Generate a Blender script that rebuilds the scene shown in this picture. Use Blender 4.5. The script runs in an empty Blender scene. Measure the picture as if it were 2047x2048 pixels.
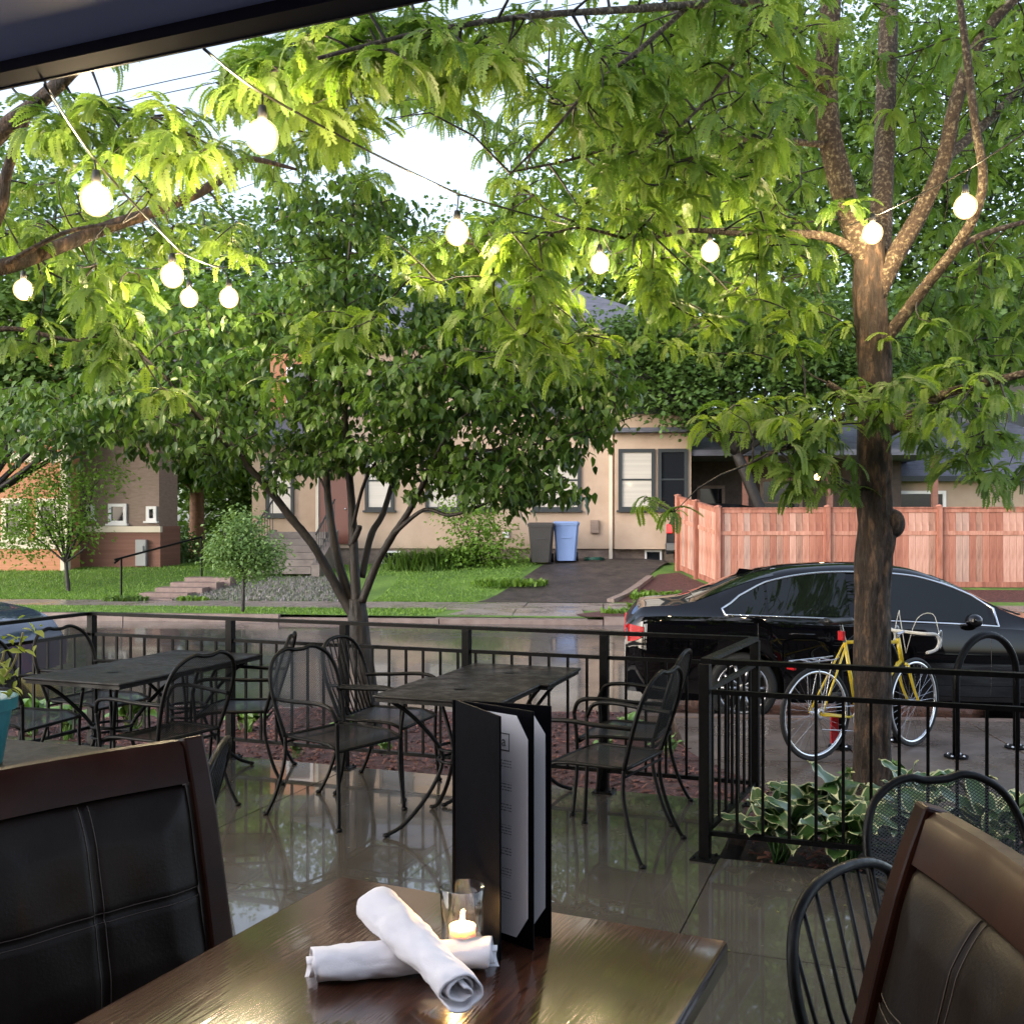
import bpy, bmesh, math, random
import numpy as np
from mathutils import Vector, Matrix, Quaternion

random.seed(7)
rng = np.random.default_rng(7)
R = math.radians
scn = bpy.context.scene
col = scn.collection

# ------------------------------------------------------------------ camera
CAMZ, FPX, CX, CY = 1.6, 2100.0, 1023.5, 1040.0
cam_d = bpy.data.cameras.new('camera')
cam = bpy.data.objects.new('camera', cam_d); col.objects.link(cam)
cam.location = (0, 0, CAMZ); cam.rotation_euler = (R(90), 0, 0)
cam_d.sensor_width = 36; cam_d.lens = FPX * 36 / 2048
cam_d.shift_y = 16 / 2048
cam_d.clip_start = 0.05; cam_d.clip_end = 1500
scn.camera = cam

# ------------------------------------------------------------------ world, sun, exposure
SUN_EL, SUN_AZ = 20, 238          # degrees; azimuth clockwise from +Y (towards which the sun stands)
w = bpy.data.worlds.new('World'); scn.world = w; w.use_nodes = True
nt = w.node_tree; nt.nodes.clear()
sky = nt.nodes.new('ShaderNodeTexSky'); sky.sky_type = 'NISHITA'; sky.sun_disc = False
sky.sun_elevation = R(SUN_EL); sky.sun_rotation = R(SUN_AZ)
sky.air_density = 1.0; sky.dust_density = 2.0; sky.ozone_density = 3.0
hs = nt.nodes.new('ShaderNodeHueSaturation'); hs.inputs['Saturation'].default_value = 0.55
bg = nt.nodes.new('ShaderNodeBackground'); bg.inputs[1].default_value = 0.15
wo = nt.nodes.new('ShaderNodeOutputWorld')
nt.links.new(sky.outputs[0], hs.inputs['Color']); nt.links.new(hs.outputs[0], bg.inputs[0])
nt.links.new(bg.outputs[0], wo.inputs[0])
sd = bpy.data.lights.new('sun', 'SUN'); sd.energy = 0.5; sd.angle = R(110); sd.color = (1.0, 0.80, 0.70)
so = bpy.data.objects.new('sun', sd); col.objects.link(so)
sdir = Vector((math.sin(R(SUN_AZ)) * math.cos(R(SUN_EL)), math.cos(R(SUN_AZ)) * math.cos(R(SUN_EL)), math.sin(R(SUN_EL))))
so.rotation_euler = sdir.to_track_quat('Z', 'Y').to_euler()
so.location = sdir * 60
vs = scn.view_settings
vs.view_transform = 'Standard'; vs.look = 'None'; vs.exposure = 1.88; vs.gamma = 1.0; vs.use_curve_mapping = False
cy = scn.cycles
cy.max_bounces = 8; cy.diffuse_bounces = 3; cy.glossy_bounces = 3; cy.transmission_bounces = 6; cy.transparent_max_bounces = 12
cy.sample_clamp_indirect = 4.0; cy.caustics_reflective = False; cy.caustics_refractive = False
cy.use_denoising = True
try:
    cy.denoiser = 'OPENIMAGEDENOISE'
except Exception:
    pass
cy.use_light_tree = True

# ------------------------------------------------------------------ placing helpers
VS = 2047 / 1931.0                 # the photograph was measured in a 1931 px view
def P(px, py, Y):                  # full-size photo pixel + distance -> a point in the place
    return Vector(((px - CX) / FPX * Y, Y, CAMZ - (py - CY) / FPX * Y))
def V(x, y, Y):
    return P(x * VS, y * VS, Y)
PA = R(20)                         # the patio is turned 20 degrees to the view
def T(t, n, z=0.0):                # patio frame: t along the railing, n away from the building
    return Vector((math.cos(PA) * t + math.sin(PA) * n, -math.sin(PA) * t + math.cos(PA) * n, z))
SA = R(5)                          # the street is turned 5 degrees
def S(s, u, z=0.0):
    return Vector((math.cos(SA) * s + math.sin(SA) * u, -math.sin(SA) * s + math.cos(SA) * u, z))
def to_su(X, Y):
    return (math.cos(SA) * X - math.sin(SA) * Y, math.sin(SA) * X + math.cos(SA) * Y)

# ------------------------------------------------------------------ object helpers
def tag(o, label=None, cat=None, group=None, kind=None):
    if label: o['label'] = label
    if cat: o['category'] = cat
    if group: o['group'] = group
    if kind: o['kind'] = kind
    return o
def empty(name, loc=(0, 0, 0), rz=0.0, label=None, cat=None, group=None):
    o = bpy.data.objects.new(name, None); col.objects.link(o)
    o.location = loc; o.rotation_euler = (0, 0, rz); o.empty_display_size = 0.1
    return tag(o, label, cat, group)
def link_mesh(name, me, parent=None):
    o = bpy.data.objects.new(name, me); col.objects.link(o)
    if parent is not None: o.parent = parent
    return o
KIDS = {}
def copy_tree(o, parent=None):
    c = o.copy(); col.objects.link(c); c.parent = parent
    for ch in list(o.children):
        copy_tree(ch, c)
    return c

class MB:
    """collects shapes; build() links them as one mesh object"""
    def __init__(s): s.v = []; s.f = []; s.m = []
    def add(s, vs, fs, mi=0, M=None):
        b = len(s.v)
        if M is not None: vs = [M @ Vector(q) for q in vs]
        s.v.extend([tuple(q) for q in vs])
        for f in fs: s.f.append(tuple(i + b for i in f)); s.m.append(mi)
        return s
    def box(s, c, d, rz=0.0, mi=0, M=None, bev=0.0):
        x, y, z = d[0] / 2, d[1] / 2, d[2] / 2
        if bev > 0:
            bm = bmesh.new(); bmesh.ops.create_cube(bm, size=1)
            for q in bm.verts: q.co = Vector((q.co.x * d[0], q.co.y * d[1], q.co.z * d[2]))
            bmesh.ops.bevel(bm, geom=bm.edges[:], offset=bev, segments=2, affect='EDGES', profile=0.5)
            vs = [q.co.copy() for q in bm.verts]; fs = [[q.index for q in f.verts] for f in bm.faces]; bm.free()
        else:
            vs = [Vector(q) for q in ((-x,-y,-z),(x,-y,-z),(x,y,-z),(-x,y,-z),(-x,-y,z),(x,-y,z),(x,y,z),(-x,y,z))]
            fs = [(0,3,2,1),(4,5,6,7),(0,1,5,4),(1,2,6,5),(2,3,7,6),(3,0,4,7)]
        L = Matrix.Translation(Vector(c)) @ Matrix.Rotation(rz, 4, 'Z')
        if M is not None: L = M @ L
        return s.add(vs, fs, mi, L)
    def bar(s, a, b, w, h, up=(0, 0, 1), mi=0):
        a = Vector(a); b = Vector(b); d = (b - a); L = d.length; d.normalize()
        u = Vector(up); u = (u - d * u.dot(d))
        if u.length < 1e-4: u = Vector((1, 0, 0)) - d * d.x
        u.normalize(); r = d.cross(u)
        vs = []
        for q in (a, b):
            for (i, j) in ((-1,-1),(1,-1),(1,1),(-1,1)): vs.append(q + r * (i * w / 2) + u * (j * h / 2))
        return s.add(vs, [(0,3,2,1),(4,5,6,7),(0,1,5,4),(1,2,6,5),(2,3,7,6),(3,0,4,7)], mi)
    def tube(s, pts, rad, seg=8, cap=True, mi=0, closed=False, wob=0.0):
        pts = [Vector(q) for q in pts]; n = len(pts)
        if not hasattr(rad, '__len__'): rad = [rad] * n
        vs = []; fs = []; prev = None
        for i, q in enumerate(pts):
            if closed: d = pts[(i + 1) % n] - pts[i - 1]
            else: d = pts[min(i + 1, n - 1)] - pts[max(i - 1, 0)]
            if d.length < 1e-9: d = Vector((0, 0, 1))
            d.normalize()
            if prev is None:
                a = Vector((0, 0, 1)) if abs(d.z) < .9 else Vector((1, 0, 0))
                u = (a - d * a.dot(d)).normalized()
            else:
                u = (prev - d * prev.dot(d)).normalized()
            prev = u; r = d.cross(u)
            for k in range(seg):
                an = 2 * math.pi * k / seg
                rr = rad[i] * (1 + (random.uniform(-wob, wob) if wob else 0))
                vs.append(q + (u * math.cos(an) + r * math.sin(an)) * rr)
        m = n if closed else n - 1
        for i in range(m):
            j = (i + 1) % n
            for k in range(seg):
                k2 = (k + 1) % seg
                fs.append((i * seg + k, i * seg + k2, j * seg + k2, j * seg + k))
        if cap and not closed:
            fs.append(tuple(range(seg - 1, -1, -1))); fs.append(tuple((n - 1) * seg + k for k in range(seg)))
        return s.add(vs, fs, mi)
    def lathe(s, prof, c=(0, 0, 0), seg=24, mi=0, M=None):
        vs = []; fs = []; n = len(prof)
        for (r, z) in prof:
            for k in range(seg):
                a = 2 * math.pi * k / seg
                vs.append(Vector(c) + Vector((r * math.cos(a), r * math.sin(a), z)))
        for i in range(n - 1):
            for k in range(seg):
                k2 = (k + 1) % seg
                fs.append((i * seg + k, i * seg + k2, (i + 1) * seg + k2, (i + 1) * seg + k))
        return s.add(vs, fs, mi, M)
    def quad(s, a, b, c, d, mi=0): return s.add([a, b, c, d], [(0, 1, 2, 3)], mi)
    def grid(s, fn, nu, nv, mi=0):
        vs = [fn(i / nu, j / nv) for j in range(nv + 1) for i in range(nu + 1)]
        fs = [(j * (nu + 1) + i, j * (nu + 1) + i + 1, (j + 1) * (nu + 1) + i + 1, (j + 1) * (nu + 1) + i) for j in range(nv) for i in range(nu)]
        return s.add(vs, fs, mi)
    def sphere(s, c, r, seg=12, rings=8, sc=(1, 1, 1), mi=0):
        pr = [(max(1e-4, r * math.sin(math.pi * i / rings)), -r * math.cos(math.pi * i / rings)) for i in range(rings + 1)]
        M = Matrix.Translation(Vector(c)) @ Matrix.Diagonal((sc[0], sc[1], sc[2], 1))
        return s.lathe(pr, (0, 0, 0), seg, mi, M)
    def mesh(s, name, mats, smooth=False):
        me = bpy.data.meshes.new(name); me.from_pydata(s.v, [], s.f)
        if not isinstance(mats, (list, tuple)): mats = [mats]
        for m in mats: me.materials.append(m)
        if len(mats) > 1: me.polygons.foreach_set('material_index', s.m)
        if smooth:
            me.polygons.foreach_set('use_smooth', [True] * len(me.polygons))
            if smooth != 'all':
                try: me.set_sharp_from_angle(angle=R(40))
                except Exception: pass
        me.update()
        return me
    def build(s, name, mats, parent=None, smooth=False, world=False):
        """world=True: the shapes are in world coordinates and the parent is an unturned empty"""
        if world and parent is not None:
            l = parent.location
            pp = parent.parent
            while pp is not None: l = l + pp.location; pp = pp.parent
            s.v = [(q[0] - l[0], q[1] - l[1], q[2] - l[2]) for q in s.v]
        return link_mesh(name, s.mesh(name, mats, smooth), parent)

def np_mesh(name, verts, faces, mat, parent=None, tint=None, smooth=False):
    me = bpy.data.meshes.new(name)
    verts = np.asarray(verts, np.float32); faces = np.asarray(faces, np.int32)
    if parent is not None:
        verts = verts - np.array(parent.location, np.float32)
    k = faces.shape[1]
    me.vertices.add(len(verts)); me.vertices.foreach_set('co', verts.ravel())
    me.loops.add(faces.size); me.loops.foreach_set('vertex_index', faces.ravel())
    me.polygons.add(len(faces)); me.polygons.foreach_set('loop_start', np.arange(0, faces.size, k, dtype=np.int32))
    try: me.polygons.foreach_set('loop_total', np.full(len(faces), k, np.int32))
    except Exception: pass
    if smooth: me.polygons.foreach_set('use_smooth', np.ones(len(faces), bool))
    if tint is not None:
        at = me.attributes.new('tint', 'FLOAT', 'POINT'); at.data.foreach_set('value', np.asarray(tint, np.float32))
    me.materials.append(mat); me.update(calc_edges=True)
    return link_mesh(name, me, parent)

def scatter(name, proto, pos, rot, scale, mat, parent=None, tint=None, kind='stuff'):
    """proto=(verts, faces); pos (n,3), rot (n,3,3), scale (n,) or (n,3): one joined mesh"""
    pv, pf = np.asarray(proto[0], float), np.asarray(proto[1], int)
    sc = np.asarray(scale, float)
    if sc.ndim == 1: sc = sc[:, None]
    vv = pv[None] * sc[:, None, :]
    vv = np.einsum('nij,nkj->nki', rot, vv) + np.asarray(pos)[:, None, :]
    n, k = len(pos), len(pv)
    ff = (pf[None] + (np.arange(n) * k)[:, None, None]).reshape(-1, pf.shape[1])
    tt = None if tint is None else np.repeat(np.asarray(tint), k)
    o = np_mesh(name, vv.reshape(-1, 3), ff, mat, parent, tt)
    if kind: o['kind'] = kind
    return o
def rot_yaw_pitch(yaw, pitch, roll=None):
    n = len(yaw); cy_, sy_ = np.cos(yaw), np.sin(yaw); cp, sp = np.cos(pitch), np.sin(pitch)
    x = np.stack([cy_ * cp, sy_ * cp, sp], 1); y = np.stack([-sy_, cy_, np.zeros(n)], 1); z = np.cross(x, y)
    if roll is not None:
        c, s_ = np.cos(roll)[:, None], np.sin(roll)[:, None]
        y, z = y * c + z * s_, z * c - y * s_
    return np.stack([x, y, z], 2)

# ------------------------------------------------------------------ materials
MATS = {}
def node_mat(name):
    m = bpy.data.materials.new(name); m.use_nodes = True
    n = m.node_tree; b = n.nodes['Principled BSDF']
    return m, n, b
def C4(c): return (c[0], c[1], c[2], 1)
def M(name, c1, c2=None, rough=0.5, rough2=None, scale=6.0, detail=5.0, stretch=(1, 1, 1), bump=0.0, bscale=None, bdist=0.01,
      metallic=0.0, coat=0.0, coat_rough=0.05, spec=None, rscale=None, c3=None, sheen=0.0):
    if name in MATS: return MATS[name]
    m, n, b = node_mat(name)
    b.inputs['Base Color'].default_value = C4(c1); b.inputs['Roughness'].default_value = rough
    b.inputs['Metallic'].default_value = metallic
    b.inputs['Coat Weight'].default_value = coat; b.inputs['Coat Roughness'].default_value = coat_rough
    if sheen: b.inputs['Sheen Weight'].default_value = sheen
    if spec is not None: b.inputs['Specular IOR Level'].default_value = spec
    tc = n.nodes.new('ShaderNodeTexCoord'); mp = n.nodes.new('ShaderNodeMapping')
    mp.inputs['Scale'].default_value = stretch
    n.links.new(tc.outputs['Object'], mp.inputs[0])
    def noise(sc, det=detail):
        t = n.nodes.new('ShaderNodeTexNoise'); t.inputs['Scale'].default_value = sc; t.inputs['Detail'].default_value = det
        t.inputs['Roughness'].default_value = 0.62
        n.links.new(mp.outputs[0], t.inputs['Vector']); return t
    if c2 is not None:
        t = noise(scale); r = n.nodes.new('ShaderNodeValToRGB')
        r.color_ramp.elements[0].position = 0.34; r.color_ramp.elements[0].color = C4(c1)
        r.color_ramp.elements[1].position = 0.68; r.color_ramp.elements[1].color = C4(c2)
        if c3 is not None:
            e = r.color_ramp.elements.new(0.52); e.color = C4(c3)
        n.links.new(t.outputs['Fac'], r.inputs[0]); n.links.new(r.outputs[0], b.inputs['Base Color'])
    if rough2 is not None:
        t = noise(rscale or scale * 1.7); mr = n.nodes.new('ShaderNodeMapRange')
        mr.inputs[1].default_value = 0.38; mr.inputs[2].default_value = 0.62
        mr.inputs[3].default_value = rough; mr.inputs[4].default_value = rough2
        n.links.new(t.outputs['Fac'], mr.inputs[0]); n.links.new(mr.outputs[0], b.inputs['Roughness'])
    if bump:
        t = noise(bscale or scale * 4); bp = n.nodes.new('ShaderNodeBump')
        bp.inputs['Strength'].default_value = bump; bp.inputs['Distance'].default_value = bdist
        n.links.new(t.outputs['Fac'], bp.inputs['Height']); n.links.new(bp.outputs[0], b.inputs['Normal'])
    MATS[name] = m
    return m
def emit(name, c, s):
    m, n, b = node_mat(name)
    b.inputs['Base Color'].default_value = C4(c); b.inputs['Emission Color'].default_value = C4(c); b.inputs['Emission Strength'].default_value = s
    MATS[name] = m; return m
def leaf_mat(name, dark, light, tr=0.4, rough=0.42, trs=1.35, spec=0.45):
    m, n, b = node_mat(name)
    at = n.nodes.new('ShaderNodeAttribute'); at.attribute_name = 'tint'
    r = n.nodes.new('ShaderNodeValToRGB')
    r.color_ramp.elements[0].color = C4(dark); r.color_ramp.elements[1].color = C4(light)
    n.links.new(at.outputs['Fac'], r.inputs[0]); n.links.new(r.outputs[0], b.inputs['Base Color'])
    b.inputs['Roughness'].default_value = rough; b.inputs['Specular IOR Level'].default_value = spec
    tl = n.nodes.new('ShaderNodeBsdfTranslucent')
    g = n.nodes.new('ShaderNodeMix'); g.data_type = 'RGBA'; g.blend_type = 'MULTIPLY'; g.inputs[0].default_value = 1.0
    n.links.new(r.outputs[0], g.inputs[6]); g.inputs[7].default_value = (trs, trs * 1.0, trs * 0.55, 1)
    n.links.new(g.outputs[2], tl.inputs[0])
    mx = n.nodes.new('ShaderNodeMixShader'); mx.inputs[0].default_value = tr
    n.links.new(b.outputs[0], mx.inputs[1]); n.links.new(tl.outputs[0], mx.inputs[2])
    n.links.new(mx.outputs[0], n.nodes['Material Output'].inputs[0])
    MATS[name] = m; return m
def glass_mat(name, tint=(1, 1, 1), rough=0.0):
    m, n, b = node_mat(name)
    b.inputs['Base Color'].default_value = C4(tint); b.inputs['Transmission Weight'].default_value = 1.0
    b.inputs['Roughness'].default_value = rough; b.inputs['IOR'].default_value = 1.45
    MATS[name] = m; return m
def thin_glass(name, tint=(1, 1, 1), ior=1.45):
    m, n, b = node_mat(name)
    tr = n.nodes.new('ShaderNodeBsdfTransparent'); tr.inputs[0].default_value = C4(tint)
    gl = n.nodes.new('ShaderNodeBsdfGlossy'); gl.inputs['Roughness'].default_value = .02
    lw = n.nodes.new('ShaderNodeLayerWeight'); lw.inputs[0].default_value = .5
    pw = n.nodes.new('ShaderNodeMath'); pw.operation = 'POWER'; pw.inputs[1].default_value = 3.0; n.links.new(lw.outputs['Facing'], pw.inputs[0])
    fr = n.nodes.new('ShaderNodeMath'); fr.operation = 'MULTIPLY_ADD'; fr.inputs[1].default_value = .85; fr.inputs[2].default_value = .06; n.links.new(pw.outputs[0], fr.inputs[0])
    mx = n.nodes.new('ShaderNodeMixShader'); n.links.new(fr.outputs[0], mx.inputs[0]); n.links.new(tr.outputs[0], mx.inputs[1]); n.links.new(gl.outputs[0], mx.inputs[2])
    n.links.new(mx.outputs[0], n.nodes['Material Output'].inputs[0]); MATS[name] = m; return m
def mesh_mat(name, c, cell, fill=0.5, rough=0.4, axis=1):
    """expanded metal: a real pattern of holes in a sheet, in metres of the chair's own axes"""
    m, n, b = node_mat(name)
    b.inputs['Base Color'].default_value = C4(c); b.inputs['Roughness'].default_value = rough; b.inputs['Metallic'].default_value = 0.0
    uv = n.nodes.new('ShaderNodeTexCoord'); sx = n.nodes.new('ShaderNodeSeparateXYZ'); n.links.new(uv.outputs['Object'], sx.inputs[0])
    def mth(op, a, bb):
        q = n.nodes.new('ShaderNodeMath'); q.operation = op
        for i, val in enumerate((a, bb)):
            if val is None: continue
            if isinstance(val, (int, float)): q.inputs[i].default_value = val
            else: n.links.new(val, q.inputs[i])
        return q.outputs[0]
    k2 = mth('MULTIPLY', sx.outputs[axis], 1.6)
    p = mth('ADD', sx.outputs[0], k2); q = mth('SUBTRACT', sx.outputs[0], k2)
    def wire(val):
        f = mth('FRACT', mth('MULTIPLY', val, 1.0 / cell), None)
        return mth('LESS_THAN', f, fill)
    mk = mth('MAXIMUM', wire(p), wire(q))
    tr = n.nodes.new('ShaderNodeBsdfTransparent'); mx = n.nodes.new('ShaderNodeMixShader')
    n.links.new(mk, mx.inputs[0]); n.links.new(tr.outputs[0], mx.inputs[1]); n.links.new(b.outputs[0], mx.inputs[2])
    n.links.new(mx.outputs[0], n.nodes['Material Output'].inputs[0])
    MATS[name] = m; return m

black_iron = M('black_iron', (0.001, 0.001, 0.0013), (0.003, 0.003, 0.003), rough=0.3, rough2=0.5, spec=.12, scale=40, bump=0.25, bscale=160, bdist=0.002)
furn_iron = M('furniture_iron', (0.002, 0.002, 0.002), (0.006, 0.0055, 0.005), rough=0.28, rough2=0.5, spec=.15, scale=30, bump=0.2, bscale=200, bdist=0.002)
steel = M('steel', (0.55, 0.55, 0.56), rough=0.25, metallic=1.0)
chrome = M('chrome', (0.75, 0.76, 0.78), rough=0.12, metallic=1.0)
bark = M('bark', (0.016, 0.010, 0.006), (0.15, 0.088, 0.05), rough=0.6, rough2=0.9, scale=24, stretch=(1, 1, 0.30), bump=1.0, bscale=55, bdist=0.03, c3=(0.036, 0.022, 0.013), detail=9)
bark_lichen = M('bark_lichen', (0.028, 0.017, 0.010), (0.27, 0.235, 0.15), rough=0.8, scale=44, detail=8, bump=1.0, bscale=70, bdist=0.02, c3=(0.062, 0.04, 0.024))
bark_dark = M('bark_dark', (0.005, 0.0038, 0.003), (0.022, 0.0145, 0.0105), rough=0.6, scale=22, stretch=(1, 1, 0.4), bump=0.8, bscale=50, bdist=0.01)
bark_tan = M('bark_tan', (0.16, 0.08, 0.045), (0.30, 0.16, 0.10), rough=0.8, scale=9, bump=0.6, bscale=30, bdist=0.02)
# ------------------------------------------------------------------ the setting: ground, street, pavements, lawns
U_NEAR, U_FAR = 9.55, 19.05        # kerb lines of the street
Z_WALK, Z_ROAD, Z_FARW = -0.15, -0.30, -0.17
def sstep(x): x = max(0.0, min(1.0, x)); return x * x * (3 - 2 * x)
def yard_z(X, Y):
    s, u = to_su(X, Y)
    q = sstep((s - 1.0) / 2.0)
    A = 0.50 + 0.22 * sstep((s + 9.0) / 8.0) - 0.2 * q
    return Z_FARW - 0.004 + A * sstep((u - 22.35) / (5.2 - 2.2 * q))
wet_asphalt = M('wet_asphalt', (0.022, 0.022, 0.027), (0.05, 0.049, 0.056), rough=0.10, rough2=0.34, scale=0.9, rscale=0.55, bump=0.35, bscale=90, bdist=0.004, coat=.5, coat_rough=.06)
drive_asphalt = M('driveway_asphalt', (0.022, 0.018, 0.017), (0.06, 0.047, 0.042), rough=0.4, rough2=0.7, scale=2.2, bump=0.8, bscale=38, bdist=0.02)
walk_conc = M('pavement_concrete', (0.17, 0.14, 0.125), (0.25, 0.215, 0.19), rough=0.12, rough2=0.5, scale=1.6, rscale=1.0, bump=0.25, bscale=60, bdist=0.004)
near_conc = M('wet_walk_concrete', (0.105, 0.08, 0.067), (0.18, 0.145, 0.125), rough=0.13, rough2=0.5, scale=2.0, rscale=1.4, bump=0.3, bscale=60, bdist=0.004)
kerb_conc = M('kerb_concrete', (0.17, 0.12, 0.10), (0.25, 0.19, 0.165), rough=0.35, rough2=0.6, scale=4, bump=0.3, bscale=50)
patio_conc = M('patio_concrete', (0.058, 0.051, 0.041), (0.10, 0.09, 0.073), rough=0.05, rough2=0.3, scale=1.1, detail=8, rscale=1.6, bump=0.12, bscale=22, bdist=0.003, spec=.5, coat=.75, coat_rough=.02, c3=(0.072, 0.064, 0.054))
grass_m = M('lawn_grass', (0.075, 0.155, 0.018), (0.16, 0.28, 0.04), rough=0.8, scale=1.3, bump=1.0, bscale=40, bdist=0.05, c3=(0.11, 0.21, 0.026))
cover_m = M('creeping_cover', (0.12, 0.14, 0.08), (0.25, 0.215, 0.235), rough=0.85, scale=2.5, bump=1.0, bscale=30, bdist=0.05, c3=(0.13, 0.18, 0.07))
mulch_m = M('red_mulch', (0.034, 0.013, 0.011), (0.13, 0.046, 0.038), rough=0.55, rough2=0.8, scale=18, bump=1.0, bscale=46, bdist=0.03)
soil_m = M('dark_soil', (0.018, 0.012, 0.009), (0.05, 0.034, 0.025), rough=0.8, scale=10, bump=1.0, bscale=40, bdist=0.03)
earth_m = M('bare_earth', (0.03, 0.03, 0.022), (0.06, 0.055, 0.04), rough=0.9, scale=1)

def sheet(name, poly, z, mat, n=1, parent=None, kind='structure'):
    """flat polygon sheet; poly as (X, Y) corners"""
    m = MB(); m.add([(q[0], q[1], z) for q in poly], [tuple(range(len(poly)))])
    o = m.build(name, mat, parent)
    if kind and parent is None: tag(o, kind=kind)
    return o
def slabq(s0, s1, u0, u1, z0, z1, frame=S):
    """a closed slab between frame coordinates, as verts/faces"""
    vs = [frame(s0, u0, z0), frame(s1, u0, z0), frame(s1, u1, z0), frame(s0, u1, z0), frame(s0, u0, z1), frame(s1, u0, z1), frame(s1, u1, z1), frame(s0, u1, z1)]
    return vs, [(0,3,2,1),(4,5,6,7),(0,1,5,4),(1,2,6,5),(2,3,7,6),(3,0,4,7)]

g = MB(); g.grid(lambda a, b: Vector((-300 + 600 * a, -60 + 560 * b, -0.55)), 8, 8)
tag(g.build('ground', earth_m), 'bare dark earth lying under the street and yards', kind='structure')
rd = MB(); rd.grid(lambda a, b: S(-90 + 180 * a, U_NEAR + (U_FAR - U_NEAR) * b, Z_ROAD + 0.05 * math.sin(math.pi * b)), 30, 8)
tag(rd.build('road', wet_asphalt, smooth='all'), 'wet grey asphalt street with reflections running behind the railing', kind='structure')
# kerbs: stones laid end to end
for (u0, u1, zt, lab, gap) in ((U_NEAR - 0.15, U_NEAR, Z_WALK + 0.01, 'concrete kerb on the near side of the street', None), (U_FAR, U_FAR + 0.15, Z_FARW + 0.012, 'concrete kerb on the far side of the street', (-3.1, -0.3))):
    k = empty('kerb', S(0, (u0 + u1) / 2, Z_ROAD)); tag(k, lab, kind='structure')
    s_ = -30.0
    while s_ < 24:
        e = s_ + 2.98
        zz = zt
        if gap and e > gap[0] and s_ < gap[1]: zz = Z_ROAD + 0.085
        mb = MB(); vs, fs = slabq(s_, e, u0, u1, -0.5, zz); mb.add(vs, fs)
        mb.build('kerb_stone', kerb_conc, k, world=True)
        s_ += 3.0
# far boulevard strip, far pavement, yards
bl = MB(); bl.grid(lambda a, b: S(-90 + 180 * a, U_FAR + 0.15 + 1.55 * b, Z_FARW + 0.02 * math.sin(3 * a * 20)), 60, 3)
tag(bl.build('boulevard', grass_m, smooth='all'), 'narrow grass strip between far kerb and pavement', kind='structure')
fw = empty('pavement', S(0, 21.5, Z_FARW)); tag(fw, 'pale wet concrete pavement across the street', kind='structure')
s_ = -24.0
while s_ < 22:
    mb = MB(); vs, fs = slabq(s_, s_ + 1.58, 20.7, 22.3, -0.5, Z_FARW + 0.012 + random.uniform(-.003, .003)); mb.add(vs, fs)
    mb.build('pavement_slab', walk_conc, fw, world=True); s_ += 1.6
def yard_grid(name, s0, s1, u0, u1, mat, dz=0.0, n=(40, 30), label=None, edge=0.0):
    g = MB()
    def f(a, b):
        s1_, u_ = s0 + (s1 - s0) * a, u0 + (u1 - u0) * b
        p = S(s1_, u_); p.z = yard_z(p.x, p.y) + dz
        return p
    g.grid(f, *n); o = g.build(name, mat, smooth='all'); tag(o, label, kind='structure'); return o
yard_grid('lawn', -60, 50, 22.3, 90, grass_m, n=(110, 80), label='bright green lawn rising from the pavement to the houses')
# creeping ground cover on the bank right of the steps
cg = MB()
def cov(a, b):
    s0 = -9.5 + 0.9 * b; s1 = -5.4 - 0.9 * b
    p = S(s0 + (s1 - s0) * a, 22.35 + 3.0 * b); p.z = yard_z(p.x, p.y) + 0.012 + 0.05 * math.sin(math.pi * a) * math.sin(math.pi * min(1, b * 1.2)); return p
cg.grid(cov, 20, 20); tag(cg.build('ground_cover_bank', cover_m, smooth='all'), 'purple grey creeping cover on the bank beside the steps', kind='structure')
# driveway: apron and asphalt strip turning to the right
dr = MB()
def drv(a, b):
    Y = 22.45 + 8.5 * b
    xl = -0.75 + 1.75 * min(1.0, b * 8.5 / 4.6); xr = 2.05 + 2.0 * min(1.0, b * 8.5 / 4.6)
    X = xl + (xr - xl) * a
    Yc = Y - 0.0875 * X * (1 - b)
    return Vector((X, Yc, yard_z(X, Yc) + 0.02))
dr.grid(drv, 12, 24); tag(dr.build('driveway', drive_asphalt, smooth='all'), 'dark wet asphalt driveway rising beside the cream house', kind='structure')
ap = empty('driveway_apron', S(-1.7, 19.9, Z_FARW)); tag(ap, 'wet concrete driveway apron at the far kerb', kind='structure')
for (a0, a1, b0, b1) in ((-3.1, -1.72, -2.55, -1.72), (-1.70, -0.3, -1.70, -0.45)):
    mb = MB(); vs = [S(a0, U_FAR + 0.16, -0.5), S(a1, U_FAR + 0.16, -0.5), S(b1, 20.69, -0.5), S(b0, 20.69, -0.5), S(a0, U_FAR + 0.16, Z_ROAD + 0.1), S(a1, U_FAR + 0.16, Z_ROAD + 0.1), S(b1, 20.69, Z_FARW + 0.03), S(b0, 20.69, Z_FARW + 0.03)]
    mb.add(vs, [(0,3,2,1),(4,5,6,7),(0,1,5,4),(1,2,6,5),(2,3,7,6),(3,0,4,7)]); mb.build('apron_slab', walk_conc, ap, world=True)
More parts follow.
